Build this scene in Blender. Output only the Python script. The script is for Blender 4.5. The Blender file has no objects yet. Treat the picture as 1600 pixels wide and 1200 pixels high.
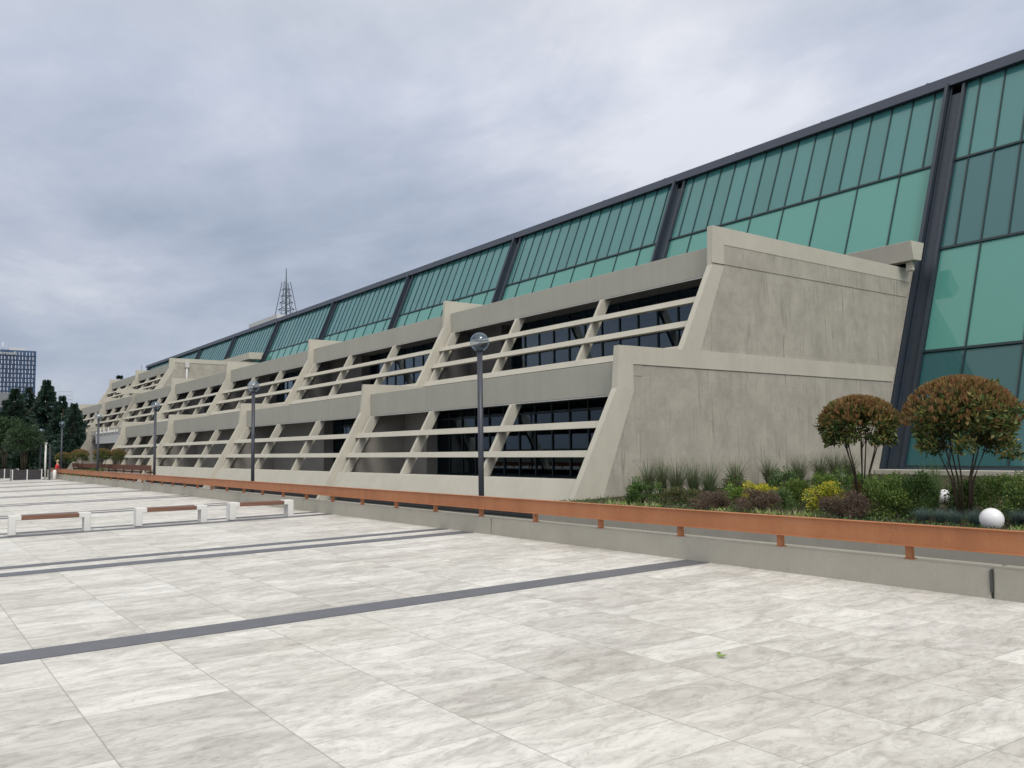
import bpy, math, random
from mathutils import Vector, Matrix
random.seed(7)
C = bpy.context.scene.collection
R = math.radians
H = 1.6            # eye height above the paving under the camera; all z below are relative to the eye and lifted by H
# ------------------------------------------------------------------ camera
cam_d = bpy.data.cameras.new('camera'); cam = bpy.data.objects.new('camera', cam_d); C.objects.link(cam)
right = Vector((0.5954, 0.8033, -0.0147)); up = Vector((0.0708, -0.0342, 0.9969)); fwd = Vector((-0.8003, 0.5946, 0.0772))
fwd.normalize(); right = (right - fwd*right.dot(fwd)).normalized(); up = right.cross(fwd)
cam.matrix_world = Matrix(((right.x, up.x, -fwd.x, 0), (right.y, up.y, -fwd.y, 0), (right.z, up.z, -fwd.z, H), (0, 0, 0, 1)))
cam_d.sensor_width = 36; cam_d.lens = 36*1305/1600; cam_d.clip_start = 0.05; cam_d.clip_end = 4000
bpy.context.scene.camera = cam
vs = bpy.context.scene.view_settings
vs.view_transform = 'Standard'; vs.look = 'None'; vs.exposure = 0.0; vs.gamma = 1.0; vs.use_curve_mapping = False
# ------------------------------------------------------------------ node helpers
def mat(name):
    m = bpy.data.materials.new(name); m.use_nodes = True
    return m, m.node_tree.nodes, m.node_tree.links, m.node_tree.nodes['Principled BSDF']
def N(nt, t, **k):
    n = nt.nodes.new(t)
    for a, b in k.items():
        if a in n.inputs: n.inputs[a].default_value = b
        else: setattr(n, a, b)
    return n
def ramp(nt, stops):
    r = nt.nodes.new('ShaderNodeValToRGB'); e = r.color_ramp.elements
    while len(e) < len(stops): e.new(0.5)
    for i, (p, c) in enumerate(stops):
        e[i].position = p; e[i].color = (*c, 1) if len(c) == 3 else c
    return r
def mathn(nt, op, a, b=None, c=None):
    n = nt.nodes.new('ShaderNodeMath'); n.operation = op
    for i, v in enumerate((a, b, c)):
        if v is None: continue
        if isinstance(v, (int, float)): n.inputs[i].default_value = v
        else: nt.links.new(v, n.inputs[i])
    return n.outputs[0]
def mixc(nt, f, a, b, mode='MIX'):
    n = nt.nodes.new('ShaderNodeMix'); n.data_type = 'RGBA'; n.blend_type = mode
    for s, v in ((n.inputs[0], f), (n.inputs[6], a), (n.inputs[7], b)):
        if isinstance(v, (int, float)): s.default_value = v
        elif isinstance(v, tuple): s.default_value = (*v, 1) if len(v) == 3 else v
        else: nt.links.new(v, s)
    return n.outputs[2]
def noise(nt, scale, detail=4, rough=0.55, vec=None, dist=0.0):
    n = N(nt, 'ShaderNodeTexNoise'); n.inputs['Scale'].default_value = scale; n.inputs['Detail'].default_value = detail
    n.inputs['Roughness'].default_value = rough; n.inputs['Distortion'].default_value = dist
    if vec is not None: nt.links.new(vec, n.inputs['Vector'])
    return n.outputs['Fac']
def objvec(nt, scale=(1, 1, 1), src='geo', rot=(0, 0, 0)):
    if src == 'geo': o = nt.nodes.new('ShaderNodeNewGeometry').outputs['Position']
    else: o = nt.nodes.new('ShaderNodeTexCoord').outputs['Object']
    mp = nt.nodes.new('ShaderNodeMapping'); mp.inputs['Scale'].default_value = scale; mp.inputs['Rotation'].default_value = rot
    nt.links.new(o, mp.inputs['Vector']); return mp.outputs[0]
def bump(nt, bs, h, strength=0.2, dist=0.02):
    b = nt.nodes.new('ShaderNodeBump'); b.inputs['Strength'].default_value = strength; b.inputs['Distance'].default_value = dist
    nt.links.new(h, b.inputs['Height']); nt.links.new(b.outputs[0], bs.inputs['Normal'])
# ------------------------------------------------------------------ sky and sun
SUN_EL, SUN_AZ = 46.0, -16.0    # azimuth from +X towards +Y
sd = Vector((math.cos(R(SUN_EL))*math.cos(R(SUN_AZ)), math.cos(R(SUN_EL))*math.sin(R(SUN_AZ)), math.sin(R(SUN_EL))))
w = bpy.data.worlds.new('World'); bpy.context.scene.world = w; w.use_nodes = True
nt = w.node_tree; nt.nodes.clear()
outw = nt.nodes.new('ShaderNodeOutputWorld')
sky = nt.nodes.new('ShaderNodeTexSky'); sky.sky_type = 'NISHITA'; sky.sun_disc = False
sky.sun_elevation = R(SUN_EL); sky.sun_rotation = R(90 - SUN_AZ); sky.dust_density = 3.0
bg1 = nt.nodes.new('ShaderNodeBackground'); bg1.inputs[1].default_value = 0.08
nt.links.new(sky.outputs[0], bg1.inputs[0])
tc = nt.nodes.new('ShaderNodeTexCoord'); sep = nt.nodes.new('ShaderNodeSeparateXYZ'); nt.links.new(tc.outputs['Generated'], sep.inputs[0])
zz = mathn(nt, 'ADD', mathn(nt, 'MAXIMUM', sep.outputs[2], 0.0), 0.16)
cx_ = mathn(nt, 'DIVIDE', sep.outputs[0], zz); cy_ = mathn(nt, 'DIVIDE', sep.outputs[1], zz)
comb = nt.nodes.new('ShaderNodeCombineXYZ'); nt.links.new(cx_, comb.inputs[0]); nt.links.new(cy_, comb.inputs[1])
mpw = nt.nodes.new('ShaderNodeMapping'); mpw.inputs['Rotation'].default_value = (0, 0, R(38)); mpw.inputs['Scale'].default_value = (0.74, 1.0, 1)
mpw.inputs['Location'].default_value = (7.7, 3.3, 0)
nt.links.new(comb.outputs[0], mpw.inputs[0])
n1 = noise(nt, 0.75, 7, 0.52, mpw.outputs[0], 0.35)
n2 = noise(nt, 2.4, 6, 0.55, mpw.outputs[0], 0.25)
mpb = nt.nodes.new('ShaderNodeMapping'); mpb.inputs['Rotation'].default_value = (0, 0, R(58)); mpb.inputs['Scale'].default_value = (0.72, 1.1, 1); nt.links.new(comb.outputs[0], mpb.inputs[0])
n3 = noise(nt, 3.6, 8, 0.62, mpb.outputs[0], 0.6)
cl = mathn(nt, 'ADD', mathn(nt, 'ADD', mathn(nt, 'MULTIPLY', n1, 0.67), mathn(nt, 'MULTIPLY', n2, 0.22)), mathn(nt, 'MULTIPLY', n3, 0.11))
cl = mathn(nt, 'MULTIPLY_ADD', mathn(nt, 'SUBTRACT', cl, 0.5), 1.22, 0.512)
rp = ramp(nt, [(0.38, (0.335, 0.390, 0.490)), (0.46, (0.405, 0.460, 0.565)), (0.54, (0.500, 0.540, 0.640)), (0.64, (0.68, 0.70, 0.765))])
nt.links.new(cl, rp.inputs[0])
hz = N(nt, 'ShaderNodeMapRange'); hz.inputs[1].default_value = 0.0; hz.inputs[2].default_value = 0.22; hz.inputs[3].default_value = 1.0; hz.inputs[4].default_value = 0.0
nt.links.new(sep.outputs[2], hz.inputs[0])
hcol = mixc(nt, mathn(nt, 'MULTIPLY', hz.outputs[0], 0.8), rp.outputs[0], (0.405, 0.470, 0.575))
# the veiled sun: the cloud deck is brighter round it and overhead
dot = nt.nodes.new('ShaderNodeVectorMath'); dot.operation = 'DOT_PRODUCT'; nt.links.new(tc.outputs['Generated'], dot.inputs[0]); dot.inputs[1].default_value = sd
glow = mathn(nt, 'POWER', mathn(nt, 'MAXIMUM', mathn(nt, 'MULTIPLY_ADD', dot.outputs['Value'], 0.5, 0.5), 0.0), 5.0)
zen = mathn(nt, 'POWER', mathn(nt, 'MAXIMUM', sep.outputs[2], 0.0), 1.6)
gain = mathn(nt, 'ADD', mathn(nt, 'ADD', mathn(nt, 'MULTIPLY', glow, 1.2), mathn(nt, 'MULTIPLY', zen, 0.75)), 1.03)
wf = N(nt, 'ShaderNodeMapRange'); wf.inputs[1].default_value = 0.40; wf.inputs[2].default_value = 0.75; nt.links.new(mathn(nt, 'ADD', sep.outputs[2], mathn(nt, 'MULTIPLY', glow, 0.35)), wf.inputs[0])
hcol = mixc(nt, mathn(nt, 'MULTIPLY', wf.outputs[0], 0.9), hcol, (0.625, 0.610, 0.570))   # sky above the view tinted warm to take blue out of the lighting
bg2 = nt.nodes.new('ShaderNodeBackground'); nt.links.new(hcol, bg2.inputs[0]); nt.links.new(gain, bg2.inputs[1])
mxs = nt.nodes.new('ShaderNodeMixShader'); mxs.inputs[0].default_value = 0.93
nt.links.new(bg1.outputs[0], mxs.inputs[1]); nt.links.new(bg2.outputs[0], mxs.inputs[2]); nt.links.new(mxs.outputs[0], outw.inputs[0])
sl = bpy.data.lights.new('sun', 'SUN'); sl.energy = 1.3; sl.angle = R(18); sl.color = (1, 0.955, 0.885)
so = bpy.data.objects.new('sun', sl); C.objects.link(so); so.rotation_euler = (-sd).to_track_quat('-Z', 'Y').to_euler()

# ------------------------------------------------------------------ materials
def concrete(name, base, var=0.06, streak=0.10, blot=0.5, bumps=0.25, rough=0.85, grain=60, dark=None, streak_scale=(2.2, 2.2, 0.12), drips=0.0, pits=0.0, mott=0.0, pour=0.0):
    m, n, l, b = mat(name); t = m.node_tree
    dk = dark or tuple(c*0.62 for c in base)
    v = objvec(t)
    big = noise(t, blot, 6, 0.6, v)
    st = noise(t, 1.0, 6, 0.65, objvec(t, streak_scale))
    fine = noise(t, grain, 3, 0.7, v)
    r1 = ramp(t, [(0.38, (0, 0, 0)), (0.72, (1, 1, 1))]); l.new(st, r1.inputs[0])
    c = mixc(t, mathn(t, 'MULTIPLY', r1.outputs[0], streak*4), base, dk)
    r2 = ramp(t, [(0.3, tuple(x*(1-var*2) for x in base)), (0.7, tuple(min(1, x*(1+var*2)) for x in base))]); l.new(big, r2.inputs[0])
    c = mixc(t, 0.55, c, r2.outputs[0])
    if drips:
        d1 = noise(t, 1.0, 5, 0.7, objvec(t, (9.0, 9.0, 0.55)), 0.6); msk = noise(t, 0.55, 4, 0.6, v)
        rd_ = ramp(t, [(0.545, (0, 0, 0)), (0.64, (1, 1, 1))]); l.new(d1, rd_.inputs[0]); rm = ramp(t, [(0.42, (0, 0, 0)), (0.62, (1, 1, 1))]); l.new(msk, rm.inputs[0])
        c = mixc(t, mathn(t, 'MULTIPLY', mathn(t, 'MULTIPLY', rd_.outputs[0], rm.outputs[0]), drips), c, tuple(x*0.55 for x in base))
    if mott:
        pl_ = noise(t, 1.9, 7, 0.72, v, 0.8); rp_ = ramp(t, [(0.30, (0.80, 0.80, 0.80)), (0.5, (1, 1, 1)), (0.72, (1.13, 1.12, 1.09))]); l.new(pl_, rp_.inputs[0])
        c = mixc(t, mott, c, rp_.outputs[0], 'MULTIPLY')
    if pits:
        pn = noise(t, 9.0, 2, 0.5, v); rq = ramp(t, [(0.70, (0, 0, 0)), (0.76, (1, 1, 1))]); l.new(pn, rq.inputs[0])
        c = mixc(t, mathn(t, 'MULTIPLY', rq.outputs[0], pits), c, tuple(x*0.5 for x in base))
    if pour:
        sz_ = t.nodes.new('ShaderNodeSeparateXYZ'); l.new(v, sz_.inputs[0])
        ff = mathn(t, 'FRACT', mathn(t, 'DIVIDE', mathn(t, 'ADD', sz_.outputs[2], mathn(t, 'MULTIPLY', big, 0.05)), 1.22)); rl_ = ramp(t, [(0.0, (1, 1, 1)), (0.022, (0, 0, 0))]); l.new(ff, rl_.inputs[0])
        c = mixc(t, mathn(t, 'MULTIPLY', rl_.outputs[0], pour), c, tuple(x*0.6 for x in base))
        fb_ = mathn(t, 'FRACT', mathn(t, 'DIVIDE', sz_.outputs[1], 2.44)); rb_ = ramp(t, [(0.0, (1, 1, 1)), (0.012, (0, 0, 0))]); l.new(fb_, rb_.inputs[0])
        c = mixc(t, mathn(t, 'MULTIPLY', rb_.outputs[0], pour*0.7), c, tuple(x*0.62 for x in base))
    g = ramp(t, [(0.3, (0.86, 0.86, 0.86)), (0.7, (1.0, 1.0, 1.0))]); l.new(fine, g.inputs[0])
    c = mixc(t, 0.6, c, g.outputs[0], 'MULTIPLY')
    l.new(c, b.inputs['Base Color']); b.inputs['Roughness'].default_value = rough
    bump(t, b, mathn(t, 'ADD', fine, mathn(t, 'MULTIPLY', big, 2.0)), bumps, 0.01)
    return m
M = {}
M['paint'] = concrete('painted_concrete', (0.505, 0.480, 0.408), 0.05, 0.05, 0.9, 0.15, drips=0.14, mott=0.18)
M['parapet'] = concrete('shaded_parapet_paint', (0.405, 0.398, 0.345), 0.05, 0.09, 0.5, 0.15, streak_scale=(4.5, 4.5, 0.05), drips=0.18)  # fin paint with front-face shade mixed into its grey, plus board-mark streaks
M['raw'] = concrete('raw_concrete', (0.405, 0.378, 0.325), 0.12, 0.12, 1.1, 0.6, grain=38, dark=(0.25, 0.23, 0.195), streak_scale=(2.0, 2.0, 0.30), drips=1.0, pits=0.5, mott=0.6, pour=0.28)
M['kerb'] = concrete('kerb_concrete', (0.385, 0.365, 0.31), 0.08, 0.08, 1.1, 0.3, grain=50, drips=0.15, pits=0.25, mott=0.3)
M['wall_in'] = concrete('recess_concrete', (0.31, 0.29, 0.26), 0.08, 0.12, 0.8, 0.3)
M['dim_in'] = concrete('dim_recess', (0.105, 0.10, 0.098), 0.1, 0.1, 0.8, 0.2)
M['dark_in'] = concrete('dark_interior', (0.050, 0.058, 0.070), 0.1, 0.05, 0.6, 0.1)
M['blue_in'] = concrete('blue_backlit_wall', (0.34, 0.40, 0.46), 0.2, 0.05, 0.35, 0.1)  # inner wall colour lightened to stand for light from windows beyond
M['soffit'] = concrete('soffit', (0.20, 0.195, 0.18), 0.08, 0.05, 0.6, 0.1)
def plain(name, col, rough=0.5, metal=0.0, var=0.06, scale=3.0, spec=0.5, bumps=0.0):
    m, n, l, b = mat(name); t = m.node_tree
    nz = noise(t, scale, 5, 0.6, objvec(t))
    r = ramp(t, [(0.3, tuple(c*(1-var) for c in col)), (0.7, tuple(min(1, c*(1+var)) for c in col))]); l.new(nz, r.inputs[0])
    l.new(r.outputs[0], b.inputs['Base Color']); b.inputs['Roughness'].default_value = rough; b.inputs['Metallic'].default_value = metal
    b.inputs['Specular IOR Level'].default_value = spec
    if bumps: bump(t, b, noise(t, scale*12, 3, 0.6, objvec(t)), bumps, 0.005)
    return m
M['steel'] = plain('slate_steel', (0.030, 0.042, 0.060), 0.4, 0.2, 0.10)
M['mullion'] = plain('mullion', (0.012, 0.028, 0.034), 0.4, 0.2)
M['fascia'] = plain('fascia_metal', (0.060, 0.072, 0.100), 0.5, 0.2, 0.08, 0.6)
M['pole'] = plain('pole_paint', (0.042, 0.047, 0.062), 0.42, 0.1, 0.12)
M['rail'] = plain('orange_primer_steel', (0.325, 0.125, 0.056), 0.6, 0.0, 0.16, 1.6, 0.4, 0.1)
m, n, l, b = mat('weathered_orange_steel'); t = m.node_tree
v_ = objvec(t); a_ = noise(t, 0.9, 6, 0.6, v_); c_ = noise(t, 1.0, 5, 0.65, objvec(t, (5, 5, 0.8))); d_ = noise(t, 26.0, 3, 0.6, v_)
r = ramp(t, [(0.30, (0.30, 0.112, 0.046)), (0.5, (0.38, 0.148, 0.060)), (0.72, (0.43, 0.185, 0.085))]); l.new(mathn(t, 'ADD', mathn(t, 'MULTIPLY', a_, 0.55), mathn(t, 'MULTIPLY', c_, 0.45)), r.inputs[0])
r2 = ramp(t, [(0.64, (0, 0, 0)), (0.70, (1, 1, 1))]); l.new(d_, r2.inputs[0]); cc = mixc(t, mathn(t, 'MULTIPLY', r2.outputs[0], 0.45), r.outputs[0], (0.12, 0.05, 0.03))
l.new(cc, b.inputs['Base Color']); b.inputs['Roughness'].default_value = 0.62; bump(t, b, a_, 0.2, 0.01)
M['rail'] = m
M['rust'] = plain('rust_brown', (0.16, 0.065, 0.04), 0.8, 0.0, 0.2)
M['white_paint'] = plain('white_paint', (0.74, 0.73, 0.71), 0.5, 0, 0.04)
M['bench_leg'] = concrete('white_bench_concrete', (0.66, 0.65, 0.63), 0.04, 0.03, 1.2, 0.15, 0.7)
M['trim'] = plain('soffit_trim', (0.62, 0.61, 0.58), 0.5)
M['globe'] = None
M['ball'] = plain('opal_plastic', (0.78, 0.77, 0.79), 0.28, 0, 0.02)
M['asphalt'] = plain('asphalt', (0.075, 0.078, 0.075), 0.9, 0, 0.2, 2.0, 0.3, 0.3)
M['soil'] = plain('soil', (0.055, 0.042, 0.028), 0.95, 0, 0.35, 6.0, 0.2, 0.6)
M['stripe'] = plain('dark_paver', (0.118, 0.122, 0.138), 0.55, 0, 0.10, 5.0)
M['bark'] = plain('bark', (0.065, 0.05, 0.036), 0.9, 0, 0.25, 12, 0.2, 0.5)
M['planter'] = plain('dark_slats', (0.035, 0.033, 0.038), 0.6, 0, 0.2)
M['lattice'] = plain('galvanised', (0.10, 0.12, 0.15), 0.5, 0.4)
M['fin_hazed'] = plain('hazed_white_fin', (0.50, 0.54, 0.62), 0.6)  # white fins, dimmed and blued by haze put into their colour
M['hazed_mast'] = plain('hazed_mast', (0.40, 0.45, 0.52), 0.6)  # distance haze over the mast put into a pale colour
M['grey_bldg'] = concrete('grey_render', (0.20, 0.205, 0.22), 0.06, 0.08, 0.06, 0.1)
M['cladding'] = plain('light_cladding', (0.55, 0.55, 0.54), 0.6)
M['ground'] = plain('far_ground', (0.09, 0.10, 0.075), 0.95, 0, 0.3, 0.05, 0.2)
M['red'] = plain('red_cloth', (0.55, 0.03, 0.035), 0.8)
M['skin'] = plain('skin', (0.50, 0.30, 0.21), 0.55)
M['hair'] = plain('fair_hair', (0.55, 0.42, 0.24), 0.6, 0, 0.2, 30)
M['jeans'] = plain('dark_trousers', (0.04, 0.045, 0.07), 0.85)
# wood slats
m, n, l, b = mat('bench_timber'); t = m.node_tree
wn = noise(t, 1.0, 6, 0.6, objvec(t, (60, 1.2, 60), 'obj'), 0.4)
r = ramp(t, [(0.3, (0.115, 0.055, 0.034)), (0.7, (0.22, 0.11, 0.07))]); l.new(wn, r.inputs[0]); l.new(r.outputs[0], b.inputs['Base Color']); b.inputs['Roughness'].default_value = 0.6
M['wood'] = m
# paving: 0.875 x 0.44 m slabs with stone veining, every slab its own tone and vein offset
m, n, l, b = mat('veined_stone_paving'); t = m.node_tree
pos = t.nodes.new('ShaderNodeNewGeometry').outputs['Position']; sp = t.nodes.new('ShaderNodeSeparateXYZ'); l.new(pos, sp.inputs[0])
u = mathn(t, 'DIVIDE', mathn(t, 'ADD', mathn(t, 'MULTIPLY_ADD', sp.outputs[1], -0.053, sp.outputs[0]), 7.56), 0.44)
v = mathn(t, 'DIVIDE', mathn(t, 'ADD', sp.outputs[1], -0.996+8.75), 0.875)
fu = mathn(t, 'FRACT', mathn(t, 'ADD', u, 200)); fv = mathn(t, 'FRACT', mathn(t, 'ADD', v, 200))
iu = mathn(t, 'FLOOR', u); iv = mathn(t, 'FLOOR', v)
eu = mathn(t, 'MULTIPLY', mathn(t, 'MINIMUM', fu, mathn(t, 'SUBTRACT', 1.0, fu)), 0.44)
ev = mathn(t, 'MULTIPLY', mathn(t, 'MINIMUM', fv, mathn(t, 'SUBTRACT', 1.0, fv)), 0.875)
ed = mathn(t, 'MINIMUM', mathn(t, 'MULTIPLY', eu, 1.5), ev)
jr = N(t, 'ShaderNodeMapRange'); jr.inputs[1].default_value = 0.0020; jr.inputs[2].default_value = 0.0065; jr.inputs[3].default_value = 1; jr.inputs[4].default_value = 0
l.new(ed, jr.inputs[0])
cb = t.nodes.new('ShaderNodeCombineXYZ'); l.new(iu, cb.inputs[0]); l.new(iv, cb.inputs[1])
wnz = t.nodes.new('ShaderNodeTexWhiteNoise'); wnz.noise_dimensions = '3D'; l.new(cb.outputs[0], wnz.inputs[0])
# per slab offset of the vein pattern
off = t.nodes.new('ShaderNodeVectorMath'); off.operation = 'SCALE'; l.new(wnz.outputs['Color'], off.inputs[0]); off.inputs[3].default_value = 37.0
mp = t.nodes.new('ShaderNodeMapping'); mp.inputs['Scale'].default_value = (2.7, 1.25, 1); mp.inputs['Rotation'].default_value = (0, 0, R(-14)); l.new(pos, mp.inputs[0])
av = t.nodes.new('ShaderNodeVectorMath'); av.operation = 'ADD'; l.new(mp.outputs[0], av.inputs[0]); l.new(off.outputs[0], av.inputs[1])
vein = noise(t, 1.3, 11, 0.70, av.outputs[0], 1.3)
vein2 = noise(t, 6.5, 9, 0.70, av.outputs[0], 1.2)
rv = ramp(t, [(0.28, (0.40, 0.388, 0.362)), (0.43, (0.535, 0.522, 0.498)), (0.55, (0.65, 0.638, 0.612)), (0.72, (0.75, 0.738, 0.712))]); l.new(vein, rv.inputs[0])
r2 = ramp(t, [(0.37, (0.72, 0.712, 0.70)), (0.50, (0.985, 0.985, 0.985)), (0.7, (1.0, 1.0, 1.0))]); l.new(vein2, r2.inputs[0])
c = mixc(t, 0.75, rv.outputs[0], r2.outputs[0], 'MULTIPLY')
tone = ramp(t, [(0.0, (0.84, 0.83, 0.815)), (0.5, (0.98, 0.975, 0.965)), (1.0, (1.08, 1.08, 1.075))]); l.new(wnz.outputs['Value'], tone.inputs[0])
c = mixc(t, 1.0, c, tone.outputs[0], 'MULTIPLY')
dirt = ramp(t, [(0.35, (0.93, 0.92, 0.90)), (0.6, (1, 1, 1))]); l.new(noise(t, 0.35, 6, 0.6, pos), dirt.inputs[0])
c = mixc(t, 1.0, c, dirt.outputs[0], 'MULTIPLY')
c = mixc(t, mathn(t, 'MULTIPLY', jr.outputs[0], 0.55), c, (0.20, 0.19, 0.17))
l.new(c, b.inputs['Base Color'])
rr = N(t, 'ShaderNodeMapRange'); rr.inputs[3].default_value = 0.5; rr.inputs[4].default_value = 0.68; l.new(vein2, rr.inputs[0]); l.new(rr.outputs[0], b.inputs['Roughness'])
b.inputs['Specular IOR Level'].default_value = 0.35
sp_n = noise(t, 1.0, 2, 0.5, objvec(t, (34, 34, 34))); rsp = ramp(t, [(0.71, (0, 0, 0)), (0.76, (1, 1, 1))]); l.new(sp_n, rsp.inputs[0]); c = mixc(t, mathn(t, 'MULTIPLY', rsp.outputs[0], 0.35), c, (0.2, 0.18, 0.15)); l.new(c, b.inputs['Base Color'])
bump(t, b, mathn(t, 'SUBTRACT', mathn(t, 'MULTIPLY', vein2, 0.5), jr.outputs[0]), 0.25, 0.004)
M['plaza'] = m
# green facade glass: tinted body with a sharp reflection, each pane slightly its own
def facade_glass(name, col, rough=0.04, var=0.10, coat=0.6):
    m, n, l, b = mat(name); t = m.node_tree
    ps = t.nodes.new('ShaderNodeNewGeometry')
    wn = t.nodes.new('ShaderNodeTexWhiteNoise'); wn.noise_dimensions = '1D'; l.new(ps.outputs['Random Per Island'], wn.inputs['W'])
    nz = noise(t, 0.25, 3, 0.5, ps.outputs['Position'])
    f = mathn(t, 'ADD', mathn(t, 'MULTIPLY', wn.outputs['Value'], 0.55), mathn(t, 'MULTIPLY', nz, 0.45))
    r = ramp(t, [(0.2, tuple(x*(1-var) for x in col)), (0.8, tuple(min(1, x*(1+var)) for x in col))]); l.new(f, r.inputs[0])
    l.new(r.outputs[0], b.inputs['Base Color']); b.inputs['Roughness'].default_value = rough; b.inputs['IOR'].default_value = 1.5
    b.inputs['Specular IOR Level'].default_value = coat
    bump(t, b, noise(t, 0.8, 2, 0.4, ps.outputs['Position']), 0.05, 0.03)
    return m
M['g_top'] = facade_glass('facade_glass_grey_green', (0.062, 0.200, 0.200), var=0.09)
M['g_mint'] = facade_glass('facade_glass_mint', (0.086, 0.275, 0.240), var=0.07)
M['g_teal'] = facade_glass('facade_glass_teal', (0.034, 0.120, 0.130))
M['g_low'] = facade_glass('facade_glass_low_dark', (0.026, 0.108, 0.118), var=0.12)
# clear dark glazing behind the louvres
def clear_glass(name, tint, spec_fac=1.0):
    m = bpy.data.materials.new(name); m.use_nodes = True; t = m.node_tree; t.nodes.clear()
    o = t.nodes.new('ShaderNodeOutputMaterial'); tr = t.nodes.new('ShaderNodeBsdfTransparent'); tr.inputs[0].default_value = (*tint, 1)
    gl = t.nodes.new('ShaderNodeBsdfGlossy'); gl.inputs['Roughness'].default_value = 0.01; gl.inputs[0].default_value = (0.70, 0.86, 1, 1)
    fr = t.nodes.new('ShaderNodeLayerWeight'); fr.inputs[0].default_value = 0.5
    fz = mathn(t, 'MULTIPLY_ADD', mathn(t, 'POWER', fr.outputs['Facing'], 4.0), 0.75*spec_fac, 0.065*spec_fac)
    mx = t.nodes.new('ShaderNodeMixShader'); t.links.new(fz, mx.inputs[0])
    t.links.new(tr.outputs[0], mx.inputs[1]); t.links.new(gl.outputs[0], mx.inputs[2]); t.links.new(mx.outputs[0], o.inputs[0]); return m
M['window'] = clear_glass('blue_grey_glazing', (0.25, 0.36, 0.48), 1.5)
M['window_low'] = clear_glass('dark_glazing', (0.18, 0.27, 0.36), 1.0)
M['globe'] = clear_glass('clear_globe', (0.80, 0.82, 0.86), 1.4)
def leafmat(name, col, var=0.35, trans=0.25):
    m, n, l, b = mat(name); t = m.node_tree
    g = t.nodes.new('ShaderNodeNewGeometry')
    r = ramp(t, [(0.0, tuple(x*(1-var) for x in col)), (1.0, tuple(x*(1+var) for x in col))]); l.new(g.outputs['Random Per Island'], r.inputs[0])
    l.new(r.outputs[0], b.inputs['Base Color']); b.inputs['Roughness'].default_value = 0.5; b.inputs['Specular IOR Level'].default_value = 0.35
    tl = t.nodes.new('ShaderNodeBsdfTranslucent'); l.new(r.outputs[0], tl.inputs[0])
    mx = t.nodes.new('ShaderNodeMixShader'); mx.inputs[0].default_value = trans
    l.new(b.outputs[0], mx.inputs[1]); l.new(tl.outputs[0], mx.inputs[2]); l.new(mx.outputs[0], n['Material Output'].inputs[0]); return m
for k_, c_ in dict(l_green=(0.120, 0.200, 0.050), l_dark=(0.045, 0.088, 0.030), l_olive=(0.16, 0.195, 0.045), l_red=(0.27, 0.140, 0.066), l_bronze=(0.235, 0.185, 0.060), l_leaf=(0.125, 0.170, 0.050),
                   l_yellow=(0.66, 0.56, 0.045), l_lime=(0.22, 0.33, 0.055), l_brown=(0.125, 0.075, 0.055), l_grass=(0.12, 0.175, 0.075), l_dry=(0.17, 0.155, 0.11),
                   l_blue=(0.115, 0.165, 0.150), l_conifer=(0.046, 0.086, 0.066), l_street=(0.034, 0.062, 0.032), l_cream=(0.48, 0.46, 0.26), l_hedge=(0.095, 0.180, 0.038)).items():
    M[k_] = leafmat(k_, c_)
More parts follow.
